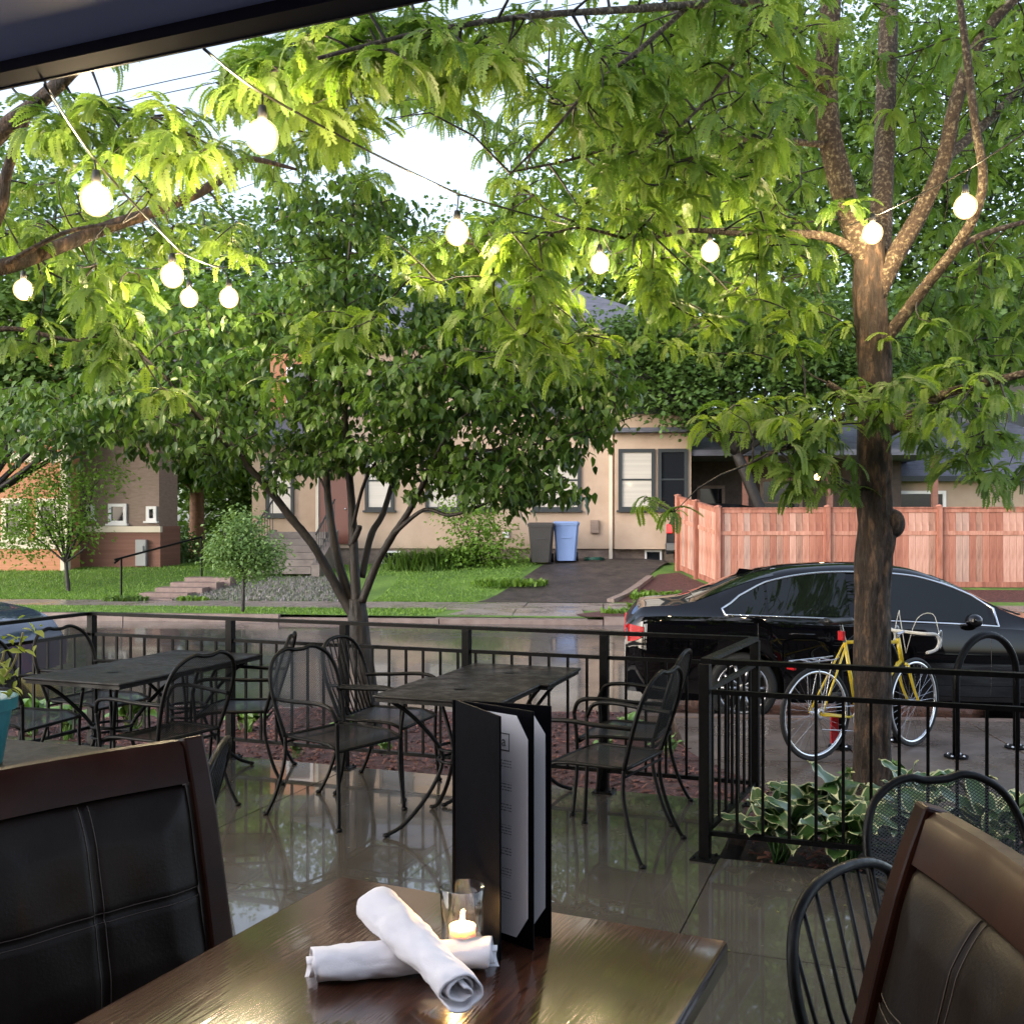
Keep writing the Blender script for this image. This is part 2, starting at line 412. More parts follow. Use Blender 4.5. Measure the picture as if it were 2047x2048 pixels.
# mulch beds on the far side
def blob_bed(name, pts, mat, label, hgt=0.05, zf=None):
    cxy = sum((Vector(p) for p in pts), Vector((0, 0))) / len(pts); n = len(pts)
    m = MB(); vs = []; fs = []
    rings = (1.0, 0.82, 0.5, 0.2)
    for k, r in enumerate(rings):
        for p in pts:
            q = cxy + (Vector(p) - cxy) * r
            z = (zf(q.x, q.y) if zf else yard_z(q.x, q.y)) + (0.006 if k == 0 else 0.006 + hgt * (1 - r * r))
            vs.append(Vector((q.x, q.y, z)))
    for k in range(len(rings) - 1):
        for i in range(n): fs.append((k * n + i, k * n + (i + 1) % n, (k + 1) * n + (i + 1) % n, (k + 1) * n + i))
    fs.append(tuple((len(rings) - 1) * n + i for i in range(n)))
    m.add(vs, fs); return tag(m.build(name, mat, smooth='all'), label, kind='structure')
blob_bed('mulch_bed', [(2.2, 22.35), (4.55, 22.12), (4.58, 23.5), (4.0, 25.2), (3.5, 25.2), (2.86, 23.85)], mulch_m, 'mulched planting bed between driveway and cedar fence', 0.03)
blob_bed('mulch_bed', [(4.57, 22.1), (9, 21.72), (13.3, 21.35), (13.5, 22.65), (9, 23.1), (4.62, 23.48)], mulch_m, 'mulch strip along the foot of the cedar fence', 0.02)
ek = empty('driveway_edging', (2.1, 22.35, yard_z(2.1, 22.35))); tag(ek, 'concrete edging along the right side of the driveway', kind='structure')
for i in range(3):
    f0, f1 = i / 5, (i + .985) / 5; a0 = Vector((2.10 + 1.95 * f0, 22.4 + 4.1 * f0, 0)); a1 = Vector((2.10 + 1.95 * f1, 22.4 + 4.1 * f1, 0))
    a0.z = yard_z(a0.x, a0.y) + .03; a1.z = yard_z(a1.x, a1.y) + .03
    mb = MB(); mb.bar(a0, a1, .16, .12); mb.build('edging_block', kerb_conc, ek, world=True)
blob_bed('kerbside_bed', [(1.35, 19.15), (2.6, 19.02), (5.5, 18.8), (5.5, 20.1), (2.8, 20.35), (1.75, 20.4), (1.2, 19.7)], mulch_m, 'small mulched bed beside the apron at far kerb', 0.07, zf=lambda x, y: Z_FARW)
# near side: mulch bed behind the railing and wet walk to its right
nb = MB()
def nbed(a, b):
    s = -14 + 14.2 * a
    p0 = T(-15 + 14.7 * a, 6.06); u1 = U_NEAR - 0.16; p1 = S(s, u1)
    p = p0.lerp(Vector((p1.x, p1.y, 0)), b); p.z = Z_WALK + 0.03 * math.sin(a * 40) * math.sin(b * 9) + 0.03
    if b < 0.02: p.z = Z_WALK - .02
    return p
nb.grid(nbed, 60, 20); tag(nb.build('mulch_bed', mulch_m, smooth='all'), 'red brown mulch bed between patio railing and near kerb', kind='structure')
wk = empty('walkway', S(4, 8.0, Z_WALK)); tag(wk, 'wet brown concrete walk under the yellow bicycle', kind='structure')
for i in range(6):
    for j, (u0, u1) in enumerate(((6.55, 7.75), (7.765, 8.95), (8.965, 9.39))):
        s0 = 0.62 + i * 1.25
        if i == 0 and j == 2: pass
        mb = MB(); vs, fs = slabq(s0, s0 + 1.238, u0, u1, -0.5, Z_WALK - (0.012 if i == 0 else 0.0) + 0.012 + random.uniform(-.003, .003)); mb.add(vs, fs)
        mb.build('walk_slab', near_conc, wk, world=True)
sheet('walk_base', [tuple(S(-1.5, 4.6)[:2]), tuple(S(9, 4.6)[:2]), tuple(S(9, U_NEAR - .16)[:2]), tuple(S(-1.5, U_NEAR - .16)[:2])], -0.42, soil_m)
# patio: concrete slabs on the joint grid
pt = empty('patio', T(0, 3, 0)); tag(pt, 'wet brown concrete patio paved in large slabs', kind='structure')
ts = [-7.08 - 1.26 * 2, -7.08 - 1.26, -7.08, -5.82, -4.56, -3.30, -2.04, -0.78, 0.48, 1.74, 3.0, 4.26]
ns = [-2.47, -0.87, 0.73, 2.33, 3.93, 5.53, 6.05]
for i in range(len(ts) - 1):
    for j in range(len(ns) - 1):
        t0, t1, n0, n1 = ts[i] + .003, ts[i + 1] - .003, ns[j] + .003, ns[j + 1] - .003
        if t0 > -0.8 and n0 > 3.9:
            if n0 > 5: continue
            n1 = 5.0
        dz = random.uniform(-.0015, .0015)
        bm = MB(); c = T((t0 + t1) / 2, (n0 + n1) / 2, -0.1 + dz)
        bm.box(c, (t1 - t0, n1 - n0, 0.2), -PA)
        bm.build('patio_slab', patio_conc, pt, world=True)
jt = sheet('joint_filler', [tuple(T(-9.5, -2.4)[:2]), tuple(T(4.2, -2.4)[:2]), tuple(T(4.2, 4.98)[:2]), tuple(T(-.8, 4.98)[:2]), tuple(T(-.8, 6.03)[:2]), tuple(T(-9.5, 6.03)[:2])], -0.012, soil_m, parent=None)
# hosta bed soil
hb = MB(); hb.grid(lambda a, b: T(-0.74 + 4.9 * a, 5.03 + 1.55 * b, -0.12 + 0.03 * math.sin(a * 23) * math.cos(b * 11)), 40, 14)
tag(hb.build('soil_bed', soil_m, smooth='all'), 'dark damp soil under the variegated hostas', kind='structure')

# ------------------------------------------------------------------ small scattered stuff
def blades(name, pts, h, mat, label, cat, wd=0.012, parent=None, lean=0.5):
    pts = np.asarray(pts); n = len(pts)
    proto = ([(0, -.5, 0), (0, .5, 0), (0.25, 0.25, .6), (0.25, -.25, .6), (.6, 0, 1.0)], [(0, 1, 2, 3), (3, 2, 4, 4)])
    proto = ([(0, -.5, 0), (0, .5, 0), (.5, 0, 1.0)], [(0, 1, 2)])
    yaw = rng.uniform(0, 6.28, n); hh = h * rng.uniform(.6, 1.3, n)
    sc = np.stack([hh * lean, np.full(n, wd), hh], 1)
    o = scatter(name, proto, pts, rot_yaw_pitch(yaw, rng.uniform(-.2, .2, n)), sc, mat, tint=rng.uniform(0, 1, n))
    return tag(o, label, cat, kind='stuff')
blade_m = leaf_mat('grass_blade', (0.085, 0.18, 0.02), (0.20, 0.33, 0.05), tr=0.3, rough=0.6)
pts = []
while len(pts) < 26000:
    s, u = random.uniform(-16, 0.6), 22.4 + 7.5 * random.random() ** 1.6
    p = S(s, u)
    if -9.5 < s < -5.0 and u < 25.5: continue
    if s > -10.6 and s < -9.3 and u < 25: continue
    if p.x > -0.9 + (p.y - 22.4) * 0.36: continue
    p.z = yard_z(p.x, p.y); pts.append(p[:])
for _ in range(7000):
    p = S(random.uniform(-17, -3.1), random.uniform(U_FAR + .15, 20.7)); p.z = Z_FARW; pts.append(p[:])
blades('grass', pts, 0.045, blade_m, 'short bright green grass blades on the lawn across the street', 'grass', wd=0.03)
cv_m = leaf_mat('cover_leaf', (0.11, 0.16, 0.07), (0.30, 0.25, 0.29), tr=0.2, rough=0.7)
pts = []
for _ in range(7000):
    p = cov(random.random(), random.random()); pts.append(p[:])
blades('creeping_plants', pts, 0.07, cv_m, 'purple and grey creeping plants on the bank by the steps', 'ground cover', wd=0.05, lean=.9)
# mulch chips
pts = []
for _ in range(5200):
    p = nbed(random.uniform(.45, 1), random.random()); pts.append((p.x, p.y, p.z + .01))
for _ in range(1400):
    p = T(random.uniform(-0.7, 3), random.uniform(5.1, 6.5), -.1); pts.append(p[:])
pts = np.array(pts); n = len(pts)
chip = ([(-.5,-.5,-.5),(.5,-.5,-.5),(.5,.5,-.5),(-.5,.5,-.5),(-.4,-.4,.5),(.4,-.4,.5),(.4,.4,.5),(-.4,.4,.5)], [(4,5,6,7),(0,1,5,4),(1,2,6,5),(2,3,7,6),(3,0,4,7)])
chip_m = leaf_mat('mulch_chip', (0.03, 0.012, 0.010), (0.19, 0.075, 0.06), tr=0.0, rough=0.5)
tag(scatter('mulch_chips', chip, pts, rot_yaw_pitch(rng.uniform(0, 6.28, n), rng.normal(0, .3, n), rng.normal(0, .3, n)), np.stack([rng.uniform(.02, .07, n), rng.uniform(.008, .02, n), rng.uniform(.004, .012, n)], 1), chip_m, tint=rng.uniform(0, 1, n)), 'shredded red brown mulch chips over the planting bed', 'mulch')

# small wet leaflets blown onto the patio
lit_m = leaf_mat('fallen_leaflet', (0.05, 0.045, 0.015), (0.22, 0.24, 0.06), tr=.1, rough=.3)
pts = np.array([T(random.uniform(-5.2, 2.5), random.uniform(1.5, 6.0) if random.random() < .6 else random.uniform(5.2, 6.0), .004)[:] for _ in range(260)])
pts = np.array([p for p in pts if not (p[0] * math.cos(PA) - p[1] * math.sin(PA) > -.9 and p[0] * math.sin(PA) + p[1] * math.cos(PA) > 4.9)]); n = len(pts)
lfl = (np.array([(-.5, 0, 0), (0, .22, .04), (.5, 0, .02), (0, -.22, .05)]), np.array([(0, 1, 2), (0, 2, 3)]))
tag(scatter('fallen_leaflets', lfl, pts, rot_yaw_pitch(rng.uniform(0, 6.28, n), rng.normal(0, .05, n)), rng.uniform(.010, .024, n), lit_m, tint=rng.uniform(0, 1, n)), 'tiny wet leaflets scattered over the patio slabs', 'leaf litter')
from mathutils import noise as mnoise
# ------------------------------------------------------------------ patio railing
RZ = 0.935
def railing(label, p0, p1, posts, gapb=0.118, base_plates=True, end_trim=0.03):
    """one straight run; p0, p1 patio (t, n); posts: fractions 0..1"""
    a, b = T(*p0), T(*p1); d = (b - a); L = d.length; d.normalize(); side = Vector((-d.y, d.x, 0))
    root = empty('patio_railing', a, 0, label, 'railing', 'black iron patio railing runs')
    mb = MB(); mb.bar(a + Vector((0, 0, RZ)), b + Vector((0, 0, RZ)), 0.045, 0.022); mb.build('top_rail', black_iron, root, world=True)
    mb = MB(); mb.bar(a + Vector((0, 0, RZ - .145)), b + Vector((0, 0, RZ - .145)), 0.022, 0.022); mb.build('middle_rail', black_iron, root, world=True)
    mb = MB(); mb.bar(a + Vector((0, 0, .125)), b + Vector((0, 0, .125)), 0.024, 0.022); mb.build('bottom_rail', black_iron, root, world=True)
    for f in posts:
        q = a + d * (L * f); mb = MB()
        mb.box(q + Vector((0, 0, (RZ - .012) / 2)), (0.05, 0.05, RZ - .012), math.atan2(d.y, d.x), bev=.003); po = mb.build('post', black_iron, root, world=True)
        if base_plates:
            mb = MB(); mb.box(q + Vector((0, 0, .005)), (0.12, 0.12, .01), math.atan2(d.y, d.x), bev=.002)
            for sx in (-1, 1):
                for sy in (-1, 1): mb.sphere(q + d * (.042 * sx) + side * (.042 * sy) + Vector((0, 0, .012)), .009, 6, 4)
            mb.build('base_plate', black_iron, po, world=True)
    n = int(L / gapb); fr = [0] + list(posts) + [1]
    me = None
    for i in range(1, n):
        q = a + d * (L * i / n)
        if any(abs(L * i / n - L * f) < .035 for f in posts): continue
        if me is None:
            mb = MB(); mb.box((0, 0, 0), (.014, .014, RZ - .145 - .125 - .02), math.atan2(d.y, d.x)); me = mb.mesh('baluster', black_iron)
        o = link_mesh('baluster', me, root); o.location = q - a + Vector((0, 0, (RZ - .145 + .125) / 2))
    return root
def t_at(px, n):
    k = (px - CX) / FPX; c, s_ = math.cos(PA), math.sin(PA)
    return (n * c * k - n * s_) / (c + s_ * k)
tB, tE, tN = t_at(180, 6.0), -0.735, -0.84
ptx = [t_at(p, 6.0) for p in (180, 461, 689, 933, 1208)]
railing('long black iron railing behind the patio tables facing the street', (tB, 6.0), (tE - .03, 6.0), [0.004] + [(q - tB) / (tE - .03 - tB) for q in ptx[1:]])
railing('short black iron railing run stepping back beside the hostas', (tN, 4.97), (tE, 6.0), [0.0, 1.0])
railing('near black iron railing in front of hostas and tree trunk', (tN + .03, 4.97), (3.1, 4.97), [0.72], base_plates=False)
railing('black iron railing run turning towards the viewer at far left', (tB, 5.97), (tB - .05, 2.6), [0.5])

# ------------------------------------------------------------------ patio tables and chairs
top_m = M('table_top_iron', (0.006, 0.0055, 0.005), (0.014, 0.012, 0.011), rough=0.3, rough2=0.55, spec=.2, scale=7, bump=0.35, bscale=220, bdist=0.002)
def smooth_path(pts, n=6):
    pts = [Vector(p) for p in pts]; out = []
    q = [pts[0]] + pts + [pts[-1]]
    for i in range(1, len(q) - 2):
        for k in range(n):
            t = k / n; p0, p1, p2, p3 = q[i - 1], q[i], q[i + 1], q[i + 2]
            out.append(0.5 * ((2 * p1) + (-p0 + p2) * t + (2 * p0 - 5 * p1 + 4 * p2 - p3) * t * t + (-p0 + 3 * p1 - 3 * p2 + p3) * t ** 3))
    out.append(pts[-1]); return out
def make_table():
    r = empty('patio_table')
    mb = MB(); mb.box((0, 0, .715), (.68, .66, .016), bev=.007); mb.box((0, 0, .697), (.655, .635, .02))
    tp = mb.build('table_top', top_m, r)
    mb = MB(); mb.lathe([(.0, .7245), (.030, .7245), (.034, .726), (.0, .727)], seg=14); mb.build('umbrella_plug', furn_iron, tp)
    for k in range(4):
        a = math.pi / 4 + k * math.pi / 2; c, s_ = math.cos(a), math.sin(a)
        pts = smooth_path([(c * rr, s_ * rr, z) for rr, z in ((.38, .69), (.26, .60), (.12, .44), (.10, .34), (.17, .2), (.30, .06), (.40, .012))], 5)
        mb = MB(); mb.tube(pts, .011, 8); mb.sphere((c * .40, s_ * .40, .012), .02, 8, 5, (1, 1, .6)); mb.build('leg', furn_iron, r, 'all')
    mb = MB()
    for z in (.36, .42):
        mb.tube([(.115 * math.cos(q), .115 * math.sin(q), z) for q in np.linspace(0, 6.283, 20, endpoint=False)], .008, 6, closed=True)
    mb.build('ring', furn_iron, r, 'all')
    return r
mesh_back = mesh_mat('chair_mesh_back', (0.005, 0.005, 0.0055), 0.014, 0.30, rough=.5, axis=2)
mesh_seat = mesh_mat('chair_mesh_seat', (0.006, 0.006, 0.007), 0.014, 0.55, rough=0.4, axis=1)
def make_chair(kind):
    r = empty('patio_chair'); fm = furn_iron
    ysl = lambda z: -.20 - (z - .43) * 0.30           # backward slope of the back
    hw = lambda z: (.235 - max(0, z - .62) ** 2 * 1.6) if z < .80 else .235 - .052 - (z - .80) * 1.1
    # seat
    def sf(a, b):
        x = -.235 + .47 * a; y = -.21 + .43 * b
        return Vector((x * (0.93 + 0.07 * b), y, .435 - .018 * math.sin(math.pi * a) * math.sin(math.pi * min(1, b * 1.1)) - (.03 * max(0, b - .8) / .2 if b > .8 else 0)))
    mb = MB(); mb.grid(sf, 10, 10); seat = mb.build('seat', mesh_seat, r, 'all')
    edge = [sf(a, 0) for a in np.linspace(0, 1, 7)] + [sf(1, b) for b in np.linspace(.15, 1, 6)] + [sf(a, 1) for a in np.linspace(.85, 0, 6)] + [sf(0, b) for b in np.linspace(.85, .15, 5)]
    mb = MB(); mb.tube(edge, .0095, 7, closed=True); mb.build('seat_frame', fm, r, 'all')
    # back hoop
    if kind == 'mesh':
        half = [(.222, ysl(.43), .43), (.242, ysl(.55), .55), (.252, ysl(.66), .66), (.244, ysl(.75), .75), (.208, ysl(.825), .825), (.145, ysl(.868), .868), (.085, ysl(.882), .882), (.035, ysl(.874) - .003, .872)]
    else:
        half = [(.20, ysl(.43), .43), (.228, ysl(.55), .55), (.245, ysl(.66), .66), (.238, ysl(.75), .75), (.20, ysl(.825), .825), (.13, ysl(.868), .868), (.05, ysl(.884), .884)]
    hoop = smooth_path(half + [(-x, y, z) for x, y, z in reversed(half)], 5)
    mb = MB(); mb.tube(hoop, .0115, 8); mb.build('back_frame', fm, r, 'all')
    if kind == 'mesh':
        def width(z):
            zs = [h[2] for h in half[:7]]; xs = [h[0] for h in half[:7]]
            return float(np.interp(z, zs, xs))
        mb = MB(); mb.grid(lambda a, b: (lambda z: Vector(((2 * a - 1) * width(z), ysl(z) - .012 * math.cos((2 * a - 1) * 1.5), z)))(.45 + .425 * b), 12, 14)
        mb.build('backrest', mesh_back, r, 'all')
    else:
        for k in range(9):
            f = (k - 4) / 4; xb = f * .17; xt = f * .215
            zt = float(np.interp(abs(xt), [0, .13, .20, .238], [.886, .868, .825, .75]))
            mb = MB(); mb.tube([(xb, ysl(.44) + .01, .44), ((xb + xt) / 2, ysl(.65) - .01, .65), (xt, ysl(zt), zt)], .0045, 6); mb.build('slat', fm, r, 'all')
    for sx in (-1, 1):
        arm = smooth_path([(sx * .236, ysl(.63), .63), (sx * .262, -.10, .635), (sx * .275, .08, .645), (sx * .27, .19, .628), (sx * .255, .225, .56)], 5)
        mb = MB(); mb.tube(arm, .0115, 8); mb.build('armrest', fm, r, 'all')
        fl = smooth_path([(sx * .255, .225, .56), (sx * .242, .215, .43), (sx * .235, .215, .25), (sx * .25, .235, .0)], 5)
        mb = MB(); mb.tube(fl, .0105, 8); mb.sphere((sx * .25, .235, .008), .019, 8, 5, (1, 1, .6)); mb.build('leg', fm, r, 'all')
        bl_ = smooth_path([(sx * .222, ysl(.43), .44), (sx * .228, -.20, .30), (sx * .245, -.25, .12), (sx * .262, -.31, .0)], 5)
        mb = MB(); mb.tube(bl_, .0105, 8); mb.sphere((sx * .262, -.31, .008), .019, 8, 5, (1, 1, .6)); mb.build('leg', fm, r, 'all')
    mb = MB(); mb.tube([(-.235, .2, .40), (0, .205, .395), (.235, .2, .40)], .007, 6); mb.build('stretcher', fm, r, 'all')
    mb = MB(); mb.tube([(-.222, -.21, .40), (.222, -.21, .40)], .007, 6); mb.build('stretcher', fm, r, 'all')
    return r
G_TAB = 'square iron patio tables'
tb0 = make_table()
tabs = [((-2.12, 5.035), 'black iron square table in the centre, nearer of the joined pair behind the menu'),
        ((-2.08, 5.665), 'black iron square table in the centre pair, farther one against the long railing'),
        ((-4.23, 4.90), 'black iron square table at left, nearer of the joined pair by the corner post'),
        ((-4.22, 5.575), 'black iron square table at left, farther of the joined pair under the railing'),
        ((-3.17, 2.94), 'black iron square table at left edge carrying the teal pot')]
for i, (c, lab) in enumerate(tabs):
    o = tb0 if i == 0 else copy_tree(tb0)
    o.location = T(*c); o.rotation_euler = (0, 0, -PA + (0, .02, -.015, .02, 0.01)[i]); tag(o, lab, 'table', G_TAB)
ch_mesh, ch_slat = make_chair('mesh'), make_chair('slat')
G_CH = 'iron patio chairs with arms'
chairs = [('mesh', (-.93, 5.73), -36, 'mesh backed iron chair left of the centre tables, angled towards the viewer'),
          ('slat', tuple(T(-2.86, 5.66)[:2]), -20, 'iron chair with slatted back between small tree trunk and centre table'),
          ('mesh', (.46, 5.20), 150, 'mesh backed iron chair right of the menu, seat towards the centre table'),
          ('slat', tuple(T(-1.40, 5.70)[:2]), 160, 'slatted back iron chair beside the short railing, behind a mesh chair'),
          ('mesh', (-1.93, 5.80), 152, 'mesh backed iron chair with curled arms, right of the left nearer table'),
          ('mesh', tuple(T(-3.86, 5.60)[:2]), 184, 'mesh backed iron chair in front of the railing, right of the left farther table'),
          ('mesh', tuple(T(-4.92, 5.56)[:2]), -22, 'mesh backed iron chair behind the left tables near the corner post'),
          ('mesh', tuple(T(-4.86, 4.86)[:2]), -16, 'mesh backed iron chair at far left edge behind the teal pot'),
          ('slat', (-1.26, 3.34), 186, 'slatted iron chair half hidden behind the left leather stool'),
          ('slat', (.90, 1.90), -48, 'slatted iron chair in the right foreground beside the leather stool'),
          ('mesh', (1.27, 2.62), -76, 'mesh backed iron chair in front of the hostas at right')]
used = set()
for kind, c, hd, lab in chairs:
    src = ch_mesh if kind == 'mesh' else ch_slat
    o = src if kind not in used else copy_tree(src); used.add(kind)
    o.location = (c[0], c[1], 0); o.rotation_euler = (0, 0, R(hd - 90)); tag(o, lab, 'chair', G_CH)

# ------------------------------------------------------------------ the wooden table in the foreground
def wood_mat(name, c1, c2, c3, scale, rough, coat, bump, axis_rot=0.0):
    m, n, b = node_mat(name)
    tc = n.nodes.new('ShaderNodeTexCoord'); mp = n.nodes.new('ShaderNodeMapping'); mp.inputs['Scale'].default_value = (scale, scale * .09, scale)
    mp.inputs['Rotation'].default_value = (0, 0, axis_rot)
    n.links.new(tc.outputs['Object'], mp.inputs[0])
    nz = n.nodes.new('ShaderNodeTexNoise'); nz.inputs['Scale'].default_value = .8; nz.inputs['Detail'].default_value = 3
    n.links.new(mp.outputs[0], nz.inputs['Vector'])
    ad = n.nodes.new('ShaderNodeVectorMath'); ad.operation = 'MULTIPLY_ADD'; ad.inputs[1].default_value = (2.6, .5, 2.6)
    n.links.new(nz.outputs['Color'], ad.inputs[0]); n.links.new(mp.outputs[0], ad.inputs[2])
    wv = n.nodes.new('ShaderNodeTexWave'); wv.wave_type = 'BANDS'; wv.bands_direction = 'X'; wv.inputs['Scale'].default_value = 1.1
    wv.inputs['Distortion'].default_value = 3.5; wv.inputs['Detail'].default_value = 3; wv.inputs['Detail Scale'].default_value = 1.2
    n.links.new(ad.outputs[0], wv.inputs['Vector'])
    fine = n.nodes.new('ShaderNodeTexNoise'); fine.inputs['Scale'].default_value = 7.0; fine.inputs['Detail'].default_value = 6
    n.links.new(mp.outputs[0], fine.inputs['Vector'])
    mx = n.nodes.new('ShaderNodeMath'); mx.operation = 'MULTIPLY_ADD'; mx.inputs[1].default_value = .55
    n.links.new(fine.outputs['Fac'], mx.inputs[0]); 
    hf = n.nodes.new('ShaderNodeMath'); hf.operation = 'MULTIPLY'; hf.inputs[1].default_value = .45
    n.links.new(wv.outputs['Fac'], hf.inputs[0]); n.links.new(hf.outputs[0], mx.inputs[2])
    r = n.nodes.new('ShaderNodeValToRGB'); r.color_ramp.elements[0].position = .25; r.color_ramp.elements[0].color = C4(c1)
    r.color_ramp.elements[1].position = .75; r.color_ramp.elements[1].color = C4(c2); e = r.color_ramp.elements.new(.5); e.color = C4(c3)
    n.links.new(mx.outputs[0], r.inputs[0]); n.links.new(r.outputs[0], b.inputs['Base Color'])
    b.inputs['Roughness'].default_value = rough; b.inputs['Coat Weight'].default_value = coat; b.inputs['Coat Roughness'].default_value = .07
    bp = n.nodes.new('ShaderNodeBump'); bp.inputs['Strength'].default_value = bump; bp.inputs['Distance'].default_value = .002
    n.links.new(mx.outputs[0], bp.inputs['Height']); n.links.new(bp.outputs[0], b.inputs['Normal'])
    n.links.new(bp.outputs[0], b.inputs['Coat Normal'])
    MATS[name] = m; return m
table_wood = wood_mat('dark_oak_varnish', (0.024, 0.0085, 0.0045), (0.070, 0.026, 0.013), (0.043, 0.016, 0.0085), 27, 0.22, 0.8, 0.09)
frame_wood = M('mahogany_frame', (0.013, 0.0040, 0.0020), (0.028, 0.0085, 0.0042), rough=0.3, rough2=.45, scale=5, stretch=(1, 1, 1), bump=.05, bscale=60, bdist=.002, spec=.13)
TZ = 0.97; TA = R(-24.5)
far_l = Vector((-.303, 1.862, 0)); ex = Vector((math.cos(TA), math.sin(TA), 0)); ey = Vector((-math.sin(TA), math.cos(TA), 0))
tw, tl = 0.69, 1.2
tc_ = far_l + ex * (tw / 2) - ey * (tl / 2)
wt = empty('wooden_table', (tc_.x, tc_.y, 0), TA, 'dark varnished oak counter table in the foreground carrying candle and menu', 'table')
mb = MB(); mb.box((0, 0, TZ - .021), (tw, tl, .042), bev=.007); mb.build('table_top', table_wood, wt, True)
mb = MB(); mb.box((0, 0, TZ - .042 - .04), (tw - .16, tl - .16, .078)); mb.build('apron', frame_wood, wt)
for sx in (-1, 1):
    for sy in (-1, 1):
        mb = MB(); mb.box((sx * (tw / 2 - .115), sy * (tl / 2 - .115), (TZ - .122) / 2), (.07, .07, TZ - .122), bev=.005); mb.build('leg', frame_wood, wt)

# ------------------------------------------------------------------ leather stools
leather = M('brown_leather', (0.0065, 0.0040, 0.0028), (0.011, 0.0068, 0.0046), rough=0.33, rough2=0.46, spec=.13, scale=5, bump=0.18, bscale=150, bdist=0.003)
thread = M('stitch_thread', (0.035, 0.022, 0.015), rough=0.6)
def make_stool():
    """counter stool; faces local +Y, the back leans to -Y; origin on the floor under the seat"""
    r = empty('leather_stool')
    zt = 1.155; hw_ = .235
    yb = lambda z: -.205 - max(0, z - .66) * .24 - max(0, z - .95) ** 2 * .4
    for sx in (-1, 1):
        pts = [(sx * hw_, yb(z), z) for z in np.linspace(.60, zt, 9)]
        mb = MB()
        for i in range(len(pts) - 1):
            pass
        vs = []; fs = []
        for i, p in enumerate(pts):
            wd = .026 - .003 * (i / 8); dp = .021
            for (a, b_) in ((-1, -1), (1, -1), (1, 1), (-1, 1)): vs.append((p[0] + a * wd, p[1] + b_ * dp, p[2] + (b_ * .006)))
        for i in range(8):
            for k in range(4): fs.append((i * 4 + k, i * 4 + (k + 1) % 4, i * 4 + 4 + (k + 1) % 4, i * 4 + 4 + k))
        fs.append((3, 2, 1, 0)); fs.append((32, 33, 34, 35)); mb.add(vs, fs)
        po = mb.build('back_post', frame_wood, r)
        bv = po.modifiers.new('bevel', 'BEVEL'); bv.width = .006; bv.segments = 2
        mb = MB(); mb.bar((sx * .225, -.20, .615), (sx * .25, -.27, 0), .045, .045, (0, 1, 0)); mb.build('leg', frame_wood, r)
        mb = MB(); mb.bar((sx * .205, .20, .615), (sx * .215, .215, 0), .045, .045, (0, 1, 0)); mb.build('leg', frame_wood, r)
        mb = MB(); mb.bar((sx * .218, -.215, .30), (sx * .212, .19, .30), .022, .035); mb.build('stretcher', frame_wood, r)
    mb = MB(); mb.bar((-.21, .205, .22), (.21, .205, .22), .035, .025); mb.build('foot_rest', frame_wood, r)
    # top rail, slightly bowed
    mb = MB(); n = 12; vs = []; fs = []
    for i in range(n + 1):
        x = -(hw_ - .0255) + 2 * (hw_ - .0255) * i / n; bow = -.018 * math.cos(x / hw_ * 1.4) + .004
        for (dy, dz) in ((-.019, -.075), (.017, -.075), (.020, -.008), (.011, .004), (-.012, .004), (-.021, -.008)):
            z = zt - .006 + dz; vs.append((x, yb(z) + dy + bow, z))
    for i in range(n):
        for k in range(6): fs.append((i * 6 + k, i * 6 + (k + 1) % 6, i * 6 + 6 + (k + 1) % 6, i * 6 + 6 + k))
    fs.append(tuple(range(5, -1, -1))); fs.append(tuple(n * 6 + k for k in range(6))); mb.add(vs, fs); mb.build('top_rail', frame_wood, r, True)
    # padded back panel
    z0, z1 = .70, zt - .086
    def pad(a, b, sgn=1):
        x = (2 * a - 1) * (hw_ - .028); z = z0 + (z1 - z0) * b
        e = min(1, 6 * min(a, 1 - a), 5 * min(b, 1 - b)); e = max(0, e) ** .5
        sx = min(1.0, abs(a - .5) / .035); sz = min(1.0, abs(b - .47) / .03)
        puff = .007 + .024 * e - .007 * (1 - sx) - .007 * (1 - sz)
        wr = .0016 * math.sin(a * 17 + b * 5) * math.sin(b * 13 - a * 4)
        return Vector((x, yb(z) + sgn * (puff + wr) - .018 * math.cos(x / hw_ * 1.4) + .004, z))
    mb = MB(); mb.grid(lambda a, b: pad(a, b), 56, 48); mb.grid(lambda a, b: pad(1 - a, b, -.7), 24, 20)
    pn = mb.build('back_panel', leather, r, 'all')
    for off in (-.022, .022):
        mb = MB(); mb.tube([pad(.5 + off, b) + Vector((0, .0008, 0)) for b in np.linspace(.01, .99, 40)], .0011, 5); mb.build('stitching', thread, pn)
        mb = MB(); mb.tube([pad(a, .47 + off) + Vector((0, .0008, 0)) for a in np.linspace(.01, .99, 40)], .0011, 5); mb.build('stitching', thread, pn)
    mb = MB(); mb.box((0, 0, .632), (.45, .44, .045), bev=.004); mb.build('seat_frame', frame_wood, r)
    mb = MB(); mb.box((0, .005, .675), (.455, .44, .05), bev=.022); mb.build('seat', leather, r, True)
    return r
st0 = make_stool()
hd = math.atan2(-.257, .273 * .94)   # heading of the left stool: square to its back
